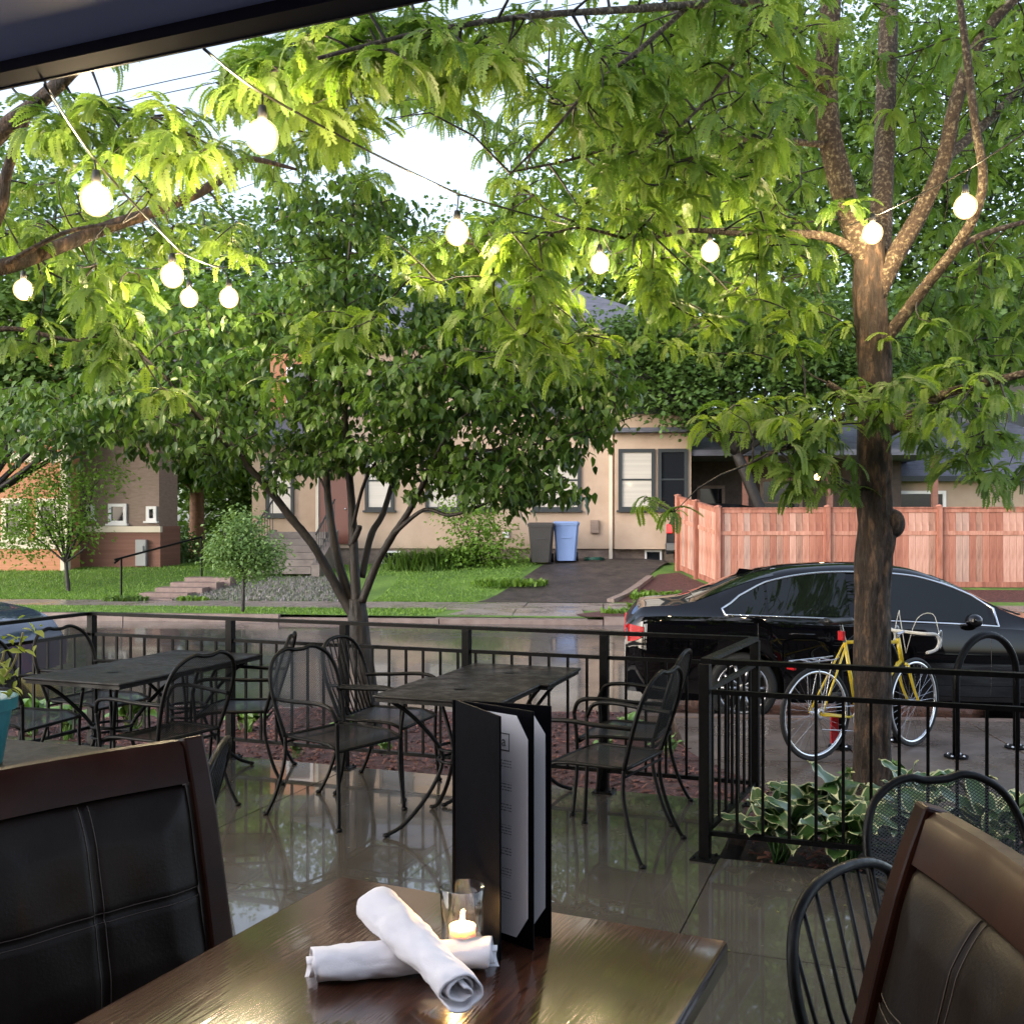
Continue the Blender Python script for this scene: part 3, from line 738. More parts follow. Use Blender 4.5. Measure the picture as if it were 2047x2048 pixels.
# left stool: the back's right post stands near (-.65, 2.13)
def place_stool(o, post_right, heading):
    rz = heading - math.pi / 2
    ylocal = -.205 - (1.155 - .66) * .24 - .017
    o.rotation_euler = (0, 0, rz)
    off = Matrix.Rotation(rz, 3, 'Z') @ Vector((post_right[2] * .235, ylocal, 0))
    o.location = Vector((post_right[0], post_right[1], 0)) - off
place_stool(st0, (-.662, 2.15, -1), R(-43)); tag(st0, 'dark brown leather stool with mahogany frame left of the wooden table', 'stool', 'leather counter stools')
st1 = copy_tree(st0)
place_stool(st1, (.655, 1.63, 1), R(180)); tag(st1, 'brown leather stool with lamp shine at the right edge of the wooden table', 'stool', 'leather counter stools')

# ------------------------------------------------------------------ things on the wooden table
menu_c = M('menu_cover', (0.002, 0.002, 0.003), (0.004, 0.004, 0.006), rough=0.5, spec=.04, scale=60, bump=0.3, bscale=500, bdist=0.001)
def paper_mat(name):
    m, n, b = node_mat(name); b.inputs['Roughness'].default_value = .7
    tc = n.nodes.new('ShaderNodeTexCoord'); sx = n.nodes.new('ShaderNodeSeparateXYZ'); n.links.new(tc.outputs['Object'], sx.inputs[0])
    def mth(op, a, bb=None):
        q = n.nodes.new('ShaderNodeMath'); q.operation = op
        for i, val in enumerate((a, bb)):
            if val is None: continue
            if isinstance(val, (int, float)): q.inputs[i].default_value = val
            else: n.links.new(val, q.inputs[i])
        return q.outputs[0]
    row = mth('LESS_THAN', mth('FRACT', mth('MULTIPLY', sx.outputs[2], 230.0)), .38)
    cb = n.nodes.new('ShaderNodeCombineXYZ'); n.links.new(mth('MULTIPLY', sx.outputs[0], 420.0), cb.inputs[0]); n.links.new(mth('FLOOR', mth('MULTIPLY', sx.outputs[2], 230.0)), cb.inputs[2])
    nz = n.nodes.new('ShaderNodeTexNoise'); nz.inputs['Scale'].default_value = 1.0; nz.inputs['Detail'].default_value = 1; n.links.new(cb.outputs[0], nz.inputs['Vector'])
    ink = mth('GREATER_THAN', nz.outputs['Fac'], .47)
    para = mth('LESS_THAN', mth('FRACT', mth('MULTIPLY', sx.outputs[2], 31.0)), .42)
    lim = mth('MULTIPLY', mth('LESS_THAN', sx.outputs[2], .285), mth('GREATER_THAN', sx.outputs[2], .045))
    lim = mth('MULTIPLY', lim, mth('LESS_THAN', sx.outputs[0], .118))
    k = mth('MULTIPLY', mth('MULTIPLY', row, ink), mth('MULTIPLY', para, lim))
    mx = n.nodes.new('ShaderNodeMix'); mx.data_type = 'RGBA'; mx.inputs[6].default_value = (.87, .85, .85, 1); mx.inputs[7].default_value = (.22, .21, .22, 1)
    n.links.new(k, mx.inputs[0]); n.links.new(mx.outputs[2], b.inputs['Base Color']); return m
paper_m = paper_mat('menu_paper'); ink_m = M('printed_ink', (.03, .03, .035), rough=.6)
sp = Vector((-.089, 1.642, TZ))
mn = empty('menu', sp, 0, 'tall black folded menu with white pages standing on the wooden table', 'menu')
LW, LH = .156, .350
for k, (ang, nm) in enumerate(((-63, 'cover'), (-41, 'leaf'), (-22, 'cover'))):
    mb = MB(); mb.box((LW / 2 + .002, 0, LH / 2), (LW, .0035, LH), bev=.0012)
    o = mb.build(nm, menu_c, mn); o.rotation_euler = (0, 0, R(ang)); o.location = Vector((math.cos(R(ang)), math.sin(R(ang)), 0)) * .002
    if k == 0: continue
    # page facing the viewer, its corners tucked under the holder's black corners
    c = .022; x0, x1, z0, z1 = .008, LW - .007, .012, LH - .010
    y = -.0035
    mb = MB(); vs = [(x0 + c, y, z0), (x1 - c, y, z0), (x1, y, z0 + c * 1.5), (x1, y, z1 - c * 1.5), (x1 - c, y, z1), (x0 + c, y, z1), (x0, y, z1 - c * 1.5), (x0, y, z0 + c * 1.5)]
    vs += [(q[0], -.0021, q[2]) for q in vs]
    mb.add(vs, [tuple(range(8))] + [(i, i + 8, (i + 1) % 8 + 8, (i + 1) % 8) for i in range(8)])
    pg = mb.build('page', paper_m, o)
    if k == 1:
        fc = bpy.data.curves.new('letter', 'FONT'); fc.body = 'a'; fc.size = .021; fc.materials.append(ink_m)
        tmp = bpy.data.objects.new('letter_curve', fc); col.objects.link(tmp); bpy.context.view_layer.update()
        lme = bpy.data.meshes.new_from_object(tmp.evaluated_get(bpy.context.evaluated_depsgraph_get())); bpy.data.objects.remove(tmp)
        lo = link_mesh('printed_letter', lme, o)
        lo.rotation_euler = (R(90), 0, 0); lo.location = (.0985, -.0040, .2925)
        mb = MB(); yy = -.0038
        for (a, b_) in (((.070, .311), (.1135, .311)), ((.070, .286), (.1135, .286)), ((.1135, .2852), (.1135, .3118)), ((.070, .2852), (.070, .3118))):
            mb.bar((a[0], yy, a[1]), (b_[0], yy, b_[1]), .0012, .0004, (0, 1, 0))
        mb.build('logo_border', ink_m, o)
mb = MB(); mb.tube([(-.0015, .0005, .001), (-.0015, .0005, LH - .001)], .0028, 8); mb.build('spine', menu_c, mn)

glass_c = thin_glass('candle_glass', (.96, .95, .93))
wax = M('candle_wax', (.85, .80, .72), rough=.5); alu = M('tealight_cup', (.6, .6, .6), rough=.3, metallic=1.0)
b_ = wax.node_tree.nodes['Principled BSDF']; b_.inputs['Subsurface Weight'].default_value = .6; b_.inputs['Subsurface Radius'].default_value = (.02, .012, .006); b_.inputs['Subsurface Scale'].default_value = 1.0
cpos = Vector((-.0705, 1.497, TZ + .001))
cg_ = empty('candle_holder', cpos, 0, 'small clear glass candle holder in front of the menu', 'candle holder')
mb = MB(); mb.lathe([(.0001, .0), (.0270, .0), (.0285, .003), (.0300, .05), (.0322, .106), (.0308, .107), (.0286, .05), (.0268, .012), (.0001, .011)], seg=40); mb.build('glass', glass_c, cg_, 'all')
tl_ = empty('tealight_candle', cpos + Vector((0, 0, .012)), 0, 'lit white tealight burning inside the glass holder', 'candle')
mb = MB(); mb.lathe([(.0001, .038), (.018, .038), (.0186, .0392), (.0188, .0005), (.0001, .0005)], seg=28); mb.build('wax', wax, tl_, 'all')
mb = MB(); mb.lathe([(.0192, .0), (.0194, .0262), (.0190, .0262), (.0189, .0)], seg=28); mb.build('cup', alu, tl_, 'all')
mb = MB(); mb.tube([(0, 0, .038), (.0006, 0, .043)], .0008, 5); mb.build('wick', ink_m, tl_)
mb = MB(); mb.lathe([(.0001, .0405), (.0024, .0425), (.0034, .046), (.0029, .0505), (.0013, .0560), (.0001, .0600)], seg=12); mb.build('flame', emit('candle_flame', (1.0, .58, .20), 380), tl_, 'all')

cloth = M('napkin_cloth', (.78, .76, .78), (.86, .84, .86), rough=.9, scale=14, bump=.35, bscale=380, bdist=.0015, sheen=.3)
def napkin(name, a, b, r, label, seed):
    """cloth rolled round cutlery: spiral cross-section, soft folds, open ends"""
    a = Vector(a); b = Vector(b); rr = random.Random(seed)
    root = empty(name, ((a + b) / 2)[:], 0, label, 'napkin', 'rolled white napkins')
    d = (b - a); L = d.length; d.normalize(); side = d.cross(Vector((0, 0, 1))).normalized(); up = side.cross(d).normalized()
    n, k = 44, 120
    turns = 2.6; vs = []
    ph = rr.uniform(0, 6)
    for i in range(n + 1):
        f = i / n; c = a + d * (L * f) + side * (.004 * math.sin(f * 3.1 + ph)) 
        sag = 1 + .07 * math.sin(f * 4 + ph) + .03 * math.sin(f * 11 + ph * 2)
        en_ = max(0.0, abs(f - .5) * 2 - .86) / .14
        for j in range(k + 1):
            g = j / k; th = -1.9 + (g - 1) * turns * 2 * math.pi + (1.5 * (f - .3) if seed == 8 else .2 * f)
            rad = r * (.30 + .70 * g ** .8) * sag * (1 + .03 * math.sin(th * 2 + f * 6 + ph) + .012 * math.sin(th * 5 + f * 17)) * (1 - .05 * en_)
            rad *= 1 + .13 * mnoise.noise(Vector((math.cos(th) * 1.3, math.sin(th) * 1.3, f * 7 + seed))) + .07 * mnoise.noise(Vector((math.cos(th) * 3, math.sin(th) * 3 + f * 9, f * 16 + seed)))
            x, y = math.cos(th) * rad * 1.22, math.sin(th) * rad * .90
            if y < -r * .82: y = -r * .82 + (y + r * .82) * .5
            ext = (.010 * math.sin(th * .37 + ph) - .006 * (1 - g)) * (1 if f > .5 else -1) * en_
            vs.append(c + side * x + up * y + d * ext)
    fs = [(i * (k + 1) + j, i * (k + 1) + j + 1, (i + 1) * (k + 1) + j + 1, (i + 1) * (k + 1) + j) for i in range(n) for j in range(k)]
    m = MB(); m.add(vs, fs); o = m.build('cloth', cloth, root, 'all', world=True)
    so_ = o.modifiers.new('thick', 'SOLIDIFY'); so_.thickness = .0028; so_.offset = 0
    m = MB()
    for q in (-.006, .0, .006):
        m.bar(a + d * .03 + side * q, b - d * .03 + side * q, .004, .003)
    m.build('cutlery', steel, root, world=True)
    return root
napkin('rolled_napkin', (-.278, 1.442, TZ + .0205), (-.024, 1.474, TZ + .0205), .0255, 'rolled white napkin lying flat under the other one', 3)
napkin('rolled_napkin', (-.199, 1.533, TZ + .074), (-.066, 1.318, TZ + .036), .0265, 'rolled white napkin resting crosswise on top of the other', 8)

# ------------------------------------------------------------------ teal pot with plant
teal = M('teal_glaze', (.012, .11, .13), (.02, .15, .17), rough=.35, scale=12, bump=.1)
pc = Vector((-1.925, 3.75, .7235))
pr = empty('plant_pot', pc, 0, 'teal plant pot with yellow green leaves on the left edge table', 'plant pot')
mb = MB(); mb.lathe([(.0001, .0), (.092, .0), (.098, .008), (.128, .19), (.128, .198), (.146, .20), (.150, .243), (.140, .245), (.132, .215), (.0001, .212)], seg=36); mb.build('pot', teal, pr, True)
mb = MB(); mb.lathe([(.0001, .222), (.130, .216)], seg=24); mb.build('soil', soil_m, pr)
# ------------------------------------------------------------------ canopy over the wooden table, unseen shading wall behind the viewer
canopy_m = M('canopy_panel', (0.30, 0.38, 0.80), (0.33, 0.42, 0.86), rough=.55, scale=2, bump=.08, bscale=60)
canopy_d = M('canopy_beam', (0.016, 0.017, 0.035), rough=.7, spec=.2)
eA, eB = P(0, 179, 3.41), P(848, 0, 2.827)
ed = (eB - eA); ed.z = 0; ed.normalize(); en = Vector((ed.y, -ed.x, 0))       # en points back towards the building
cz = 3.0
cn = empty('canopy', Vector((eA.x, eA.y, cz)), 0, 'dark blue canopy roof edge crossing the top left corner', 'canopy')
def cpt(l, b, z): q = eA + ed * l + en * b; return Vector((q.x, q.y, z))
mb = MB(); vs = []
for z in (cz, cz + .16):
    for (l, b) in ((-5, 0), (6, 0), (6, .09), (-5, .09)): vs.append(cpt(l, b, z))
mb.add(vs, [(0,3,2,1),(4,5,6,7),(0,1,5,4),(1,2,6,5),(2,3,7,6),(3,0,4,7)]); mb.build('edge_beam', canopy_d, cn, world=True)
mb = MB(); mb.bar(cpt(-5, -.004, cz + .001), cpt(6, -.004, cz + .001), .008, .006); mb.build('drip_edge', M('drip_edge', (.10, .095, .09), rough=.35), cn, world=True)
for i in range(2):
    mb = MB(); vs = []
    b0, b1 = .092 + i * .52, .092 + i * .52 + .517
    for z in (cz + .035, cz + .14):
        for (l, b) in ((-5, b0), (6, b0), (6, b1), (-5, b1)): vs.append(cpt(l, b, z))
    mb.add(vs, [(0,3,2,1),(4,5,6,7),(0,1,5,4),(1,2,6,5),(2,3,7,6),(3,0,4,7)]); mb.build('roof_panel', canopy_m, cn, world=True)
bw = MB(); c0, c1 = cpt(-5.2, 7.2, -.1), cpt(12, 7.2, -.1)
bw.bar(c0 + Vector((0, 0, 3.3)), c1 + Vector((0, 0, 3.3)), .3, 6.8)  # unseen wall, sized and placed to shade the patio and darken reflections
tag(bw.build('wall', M('shade_wall_brick', (.07, .045, .036), (.11, .075, .06), rough=.8, scale=6)), 'unseen restaurant wall behind the viewer, shaped to darken foreground and reflections', kind='structure')
for l in (-4.8, 5.8):
    mb = MB(); q = cpt(l, .3, 0); mb.box((q.x, q.y, cz / 2), (.1, .1, cz), -PA); mb.build('post', canopy_d, cn, world=True)

# ------------------------------------------------------------------ string lights
bulb_m = emit('bulb_glow', (1.0, .76, .45), 115)
globe_m, n_, b_ = node_mat('bulb_halo_globe')
tr_ = n_.nodes.new('ShaderNodeBsdfTransparent'); em_ = n_.nodes.new('ShaderNodeEmission'); em_.inputs[0].default_value = (1.0, .64, .27, 1); em_.inputs[1].default_value = .30  # the globe glows weakly itself, a warm halo painted round the core
ad_ = n_.nodes.new('ShaderNodeAddShader'); n_.links.new(tr_.outputs[0], ad_.inputs[0]); n_.links.new(em_.outputs[0], ad_.inputs[1]); n_.links.new(ad_.outputs[0], n_.nodes['Material Output'].inputs[0])
sock_m = M('bulb_socket', (.012, .012, .012), rough=.5)
cord_m = M('cord_rubber', (.02, .018, .015), rough=.3)
def string_light(label, pts, bulbs, r=.0055, sag=0.05, bulb_r=.062):
    """pts: the cord's hanging points; bulbs: (x, y, z) of the bulb's centre with the cord point above it"""
    pts = [Vector(p) for p in pts]
    root = empty('string_light', pts[0], 0, label, 'string light', 'outdoor string lights')
    path = []
    for i in range(len(pts) - 1):
        L = (pts[i + 1] - pts[i]).length
        for k in range(10):
            f = k / 10; q = pts[i].lerp(pts[i + 1], f); q.z -= sag * L * .35 * 4 * f * (1 - f) * .5; path.append(q)
    path.append(pts[-1])
    mb = MB(); mb.tube(path, r, 6); mb.build('cord', cord_m, root, 'all', world=True)
    for (hang, c) in bulbs:
        hang = Vector(hang); c = Vector(c)
        s_ = MB(); top = c + Vector((0, 0, bulb_r + .055))
        s_.tube([hang, top], .004, 5); s_.lathe([(.0001, bulb_r + .06), (.014, bulb_r + .056), (.019, bulb_r + .03), (.019, bulb_r - .008), (.0001, bulb_r - .008)], c, 12)
        so2 = s_.build('socket', sock_m, root, 'all', world=True)
        g = MB(); g.lathe([(.0001, -bulb_r * 1.08)] + [(bulb_r * math.sin(a), -bulb_r * 1.08 * math.cos(a)) for a in np.linspace(.35, 2.55, 8)] + [(.018, bulb_r * 1.05)], c, 14)
        g.build('bulb_halo_globe', globe_m, so2, 'all', world=True)
        g = MB(); g.sphere(c, bulb_r * .82, 12, 8, (1, 1, 1.15)); g.build('glowing_core', bulb_m, so2, 'all', world=True)
    return root
def bl2(x, y, yc, Y, xc=None): return (V(x, y, Y), V(xc if xc else x, yc, Y))
b1 = [bl2(495, 176, 258, 4.0), bl2(865, 366, 440, 5.5, 862), bl2(1128, 436, 497, 6.67, 1131), bl2(1339, 432, 475, 6.9)]
string_light('cord with four glowing bulbs from the canopy to the tree fork', [V(385, 92, 3.22)] + [b[0] for b in b1] + [V(1590, 412, 6.75)], b1)
b2 = [bl2(178, 300, 377, 4.2, 182), bl2(345, 478, 520, 5.6, 325), bl2(420, 505, 562, 6.75, 432)]
string_light('cord with three glowing bulbs descending from the canopy at left', [V(85, 160, 3.36)] + [b[0] for b in b2], b2)
b3 = [bl2(45, 494, 547, 6.6), bl2(357, 508, 562, 7.2)]
string_light('thin sagging cord with two bulbs across the left branches', [V(-60, 486, 6.4), b3[0][0], b3[1][0], V(700, 478, 8.2), V(1010, 430, 9.0)], b3, r=.004)
b4 = [bl2(1655, 405, 440, 6.35, 1645), bl2(1828, 318, 390, 5.7, 1820)]
string_light('cord with two glowing bulbs from the tree fork to the right', [V(1600, 425, 6.6), b4[0][0], b4[1][0], V(2000, 205, 5.3)], b4)

# overhead power lines
for i, (a, b) in enumerate((((330, 150, 22), (1100, -20, 24)), ((330, 172, 22), (1140, -5, 24)), ((1000, 160, 26), (1560, -40, 24)))):
    pa, pb = V(*a), V(*b); d = (pb - pa).normalized()
    m = MB(); m.tube([pa - d * 14, pa, pa.lerp(pb, .5) - Vector((0, 0, .05)), pb, pb + d * 10], .010, 5)
    o = m.build('power_line', cord_m); tag(o, ('upper black power line crossing the sky at top left', 'lower black power line crossing the sky at top left', 'black power line crossing the sky gap at top centre')[i], 'power line', 'overhead power lines')
# ------------------------------------------------------------------ trees
def resample(pts, rad, n=5):
    sp_ = smooth_path(pts, n); rr = []
    for i in range(len(rad) - 1):
        for k in range(n): rr.append(rad[i] + (rad[i + 1] - rad[i]) * k / n)
    rr.append(rad[-1]); return sp_, rr
def twigs_mesh(name, A, B, ra, rb, mat, parent, bend=0.12):
    A, B = np.asarray(A, float), np.asarray(B, float); n = len(A)
    d = B - A; L = np.linalg.norm(d, axis=1, keepdims=True) + 1e-6; dn = d / L
    ref = np.where(np.abs(dn[:, 2:3]) < .9, np.array([[0, 0, 1.0]]), np.array([[1.0, 0, 0]]))
    u = np.cross(dn, ref); u /= np.linalg.norm(u, axis=1, keepdims=True); w_ = np.cross(dn, u)
    off = (u * rng.normal(0, 1, (n, 1)) + w_ * rng.normal(0, 1, (n, 1))) * L * bend * .6
    V_ = []
    for f, o in ((0, 0), (.33, .8), (.67, 1.0), (1, 0)):
        c = A + d * f + off * o; r = (ra + (rb - ra) * f)[:, None]
        for k in range(4):
            a = math.pi / 2 * k; V_.append(c + (u * math.cos(a) + w_ * math.sin(a)) * r)
    V_ = np.stack(V_, 1)                                  # n,16,3
    F = []
    for i in range(3):
        for k in range(4): F.append((i * 4 + k, i * 4 + (k + 1) % 4, i * 4 + 4 + (k + 1) % 4, i * 4 + 4 + k))
    F = np.array(F); FF = (F[None] + (np.arange(n) * 16)[:, None, None]).reshape(-1, 4)
    o = np_mesh(name, V_.reshape(-1, 3), FF, mat, parent); o['kind'] = 'stuff'; return o
def attach(nodes, pts):
    """greedy: every spray grows from the nearest branch point or earlier spray"""
    nodes = np.asarray(nodes, float); pts = np.asarray(pts, float)
    d0 = np.array([np.min(np.linalg.norm(nodes - p, axis=1)) for p in pts]) if len(pts) else []
    order = np.argsort(d0); pool = np.zeros((len(nodes) + len(pts), 3)); pool[:len(nodes)] = nodes; m = len(nodes)
    par = np.zeros_like(pts); depth = np.zeros(len(pool)); dep = np.zeros(len(pts)); load = np.zeros(len(pts))
    for i in order:
        dd = np.linalg.norm(pool[:m] - pts[i], axis=1) + depth[:m] * .06
        j = int(np.argmin(dd)); par[i] = pool[j]; pool[m] = pts[i]; depth[m] = depth[j] + 1 if j >= len(nodes) else 1; dep[i] = depth[m]; m += 1
    return par, dep
def frond_proto(seed, pairs=11):
    rr = random.Random(seed); vs = []; fs = []
    def rach(t): return Vector((t * .92 - .22 * t * t, .05 * math.sin(t * 3 + seed) * t, .16 * t - .62 * t * t))
    N = 4
    for i in range(N + 1):
        p = rach(i / N); vs += [p + Vector((0, .007, 0)), p - Vector((0, .007, 0))]
    for i in range(N): fs.append((2 * i, 2 * i + 1, 2 * i + 3, 2 * i + 2))
    for i in range(pairs):
        t = .10 + .90 * i / (pairs - 1); p = rach(t); L = .21 * (1 - .55 * (t - .45) ** 2 * 2) * rr.uniform(.85, 1.12); w_ = .060
        tan = (rach(min(1, t + .05)) - rach(t - .05)).normalized()
        for sgn in (-1, 1):
            out = (Vector((0, sgn, -.18 + rr.uniform(-.12, .12))) + tan * (.35 + .4 * t)).normalized()
            m = p + out * L * .5; b = len(vs)
            vs += [p, m + tan * w_, p + out * L, m - tan * w_]; fs.append((b, b + 1, b + 2, b + 3))
    return np.array([v[:] for v in vs]), np.array(fs)
FROND = [frond_proto(i, (13, 12, 15)[i]) for i in range(3)]
def ovate_leaf():
    vs = [(0, 0, 0), (.30, .27, .05), (.30, 0, -.02), (.30, -.27, .05), (.68, .20, .0), (.68, 0, -.08), (.68, -.20, .0), (1, 0, -.22)]
    fs = [(0, 2, 1, 1), (0, 3, 2, 2), (1, 2, 5, 4), (2, 3, 6, 5), (4, 5, 7, 7), (5, 6, 7, 7)]
    tri = []
    for f in fs:
        if f[2] == f[3]: tri.append(f[:3])
        else: tri += [(f[0], f[1], f[2]), (f[0], f[2], f[3])]
    return np.array(vs), np.array(tri)
OVATE = ovate_leaf()
SIMPLE = (np.array([(0, 0, 0), (.5, .36, .06), (1, 0, -.12), (.5, -.36, .06)]), np.array([(0, 1, 2), (0, 2, 3)]))
LOBED = (np.array([(0, 0, 0), (.25, .45, .05), (.55, .22, 0), (.62, .62, -.02), (1.05, 0, -.15), (.62, -.62, -.02), (.55, -.22, 0), (.25, -.45, .05)]),
         np.array([(0, 1, 2), (0, 2, 6), (0, 6, 7), (2, 3, 4), (2, 4, 6), (6, 4, 5)]))

BULBS = [(b[1], .17) for b in b1 + b2 + b3 + b4]
def near_bulb(p):
    """true on the lines to each bulb, direct and mirrored in the table, kept clear of leaves"""
    for o in (cam.location, Vector((0, 0, .34))):  # crown opened here so bulbs show and their reflections reach the table
        for (c, r_) in BULBS:
            d = c - o; t = max(.0, min(1.3, (p - o).dot(d) / d.length_squared))
            if .3 < t < 1.03 and ((p - o) - d * t).length < r_ + .10 * t: return True
    return False
def cloud_pts(clouds, gaps=(), keep=None, dens=1.0):
    """clouds: (x, y, Y, rx, ry, rY, n) ellipsoids given in the photo's view scale, with a distance and depth radius"""
    out = []
    for (x, y, Y, rx, ry, rY, n) in clouds:
        k = 0; tries = 0; n = int(n * dens)
        while k < n and tries < n * 20:
            tries += 1
            d = rng.normal(0, 1, 3); d /= np.linalg.norm(d); q = rng.random() ** (1 / 2.6)
            px, py, yy = x + d[0] * q * rx, y + d[1] * q * ry, Y + d[2] * q * rY
            if any(((px - g[0]) / g[2]) ** 2 + ((py - g[1]) / g[3]) ** 2 < 1 for g in gaps) and rng.random() < .93: continue
            if near_bulb(V(px, py, yy)) and rng.random() < .985: continue
            out.append(V(px, py, yy)[:]); k += 1
    return np.array(out)
from mathutils import noise as mnoise
def bark_tube(mb, path, rr, seg):
    # denser rings, furrowed surface
    pts = []; rad = []
    for i in range(len(path) - 1):
        n = max(1, int((path[i + 1] - path[i]).length / .025))
        for k in range(n): pts.append(path[i].lerp(path[i + 1], k / n)); rad.append(rr[i] + (rr[i + 1] - rr[i]) * k / n)
    pts.append(path[-1]); rad.append(rr[-1]); b0 = len(mb.v)
    mb.tube(pts, rad, seg)
    for i in range(len(pts)):
        c = pts[i]; r_ = rad[i]
        for k in range(seg):
            v = Vector(mb.v[b0 + i * seg + k]); d = (v - c); 
            q = Vector((d.x / r_ * 2.6, d.y / r_ * 2.6, v.z * 3.2)); f = mnoise.noise(q + Vector((7, 3, 0))) 
            g = abs(mnoise.noise(Vector((d.x / r_ * 4.5, d.y / r_ * 4.5, v.z * 2.2))))
            mb.v[b0 + i * seg + k] = tuple(c + d * (1 + .07 * f - .16 * max(0, .16 - g) / .16 + .05 * mnoise.noise(Vector((v.x * 3, v.y * 3, v.z * 5)))))
def make_limbs(root, specs, mats, seg=10, trunk_first=True, wob=.05):
    """specs: lists of (x, y, Y, r) in view scale; the first is the trunk. returns branch nodes"""
    nodes = []
    for i, sp_ in enumerate(specs):
        pts = [V(q[0], q[1], q[2]) for q in sp_]; rad = [q[3] for q in sp_]
        path, rr = resample(pts, rad, 6)
        mb = MB()
        if i == 0 or rr[0] > .06: bark_tube(mb, path, rr, 36 if i == 0 else 20)
        else: mb.tube(path, rr, seg, wob=wob)
        o = mb.build('trunk' if i == 0 else 'limb', mats[min(i, len(mats) - 1)], root, 'all', world=True)
        for k, (p, r_) in enumerate(zip(path, rr)):
            if i > 0 and r_ < .05 or (i == 0 and r_ < .05): nodes.append(p[:])
    return nodes
locust_m = leaf_mat('locust_leaf', (0.085, 0.165, 0.030), (0.215, 0.315, 0.065), tr=.55, rough=.5, trs=1.4)
def locust(name, base, label, specs, clouds, gaps, mats, fr=(4, 6), size=(.10, .22)):
    root = empty(name, base, 0, label, 'tree', 'honey locust trees')
    nodes = make_limbs(root, specs, mats)
    pts = cloud_pts(clouds, gaps, dens=.47)
    par, dep = attach(nodes, pts)
    twigs_mesh('twigs', par, pts, np.clip(.0085 - dep * .0006, .003, .01), np.full(len(pts), .0022), bark_dark, root)
    pos = []; yaw = []; pit = []; sc = []; tn = []
    for p, q in zip(pts, par):
        n = rng.integers(fr[0], fr[1] + 1); d = p - q; y0 = math.atan2(d[1], d[0]); tb = rng.uniform(0, 1) ** 1.2
        for k in range(n):
            f = rng.uniform(.3, .95); c = q + d * f if (k > 4 and k % 2) else p
            pos.append(c + rng.normal(0, .012, 3)); yaw.append(y0 + (k - n / 2) * (5.2 / n) + rng.normal(0, .35)); pit.append(rng.uniform(-.55, .45)); sc.append(rng.uniform(*size)); tn.append(np.clip(tb + rng.normal(0, .15), 0, 1))
    pos, yaw, pit, sc, tn = map(np.array, (pos, yaw, pit, sc, tn)); which = rng.integers(0, 3, len(pos))
    rot = rot_yaw_pitch(yaw, pit, rng.normal(0, .3, len(pos)))
    V_ = []; F_ = []; t_ = []; b = 0
    for k in range(3):
        m = which == k; pv, pf = FROND[k]
        vv = np.einsum('nij,nkj->nki', rot[m], pv[None] * sc[m][:, None, None]) + pos[m][:, None, :]
        n = m.sum(); F_.append((pf[None] + (np.arange(n) * len(pv))[:, None, None]).reshape(-1, 4) + b); V_.append(vv.reshape(-1, 3)); t_.append(np.repeat(tn[m], len(pv))); b += n * len(pv)
    o = np_mesh('crown', np.concatenate(V_), np.concatenate(F_), locust_m, root, np.concatenate(t_)); o['kind'] = 'stuff'
    return root, len(pos)
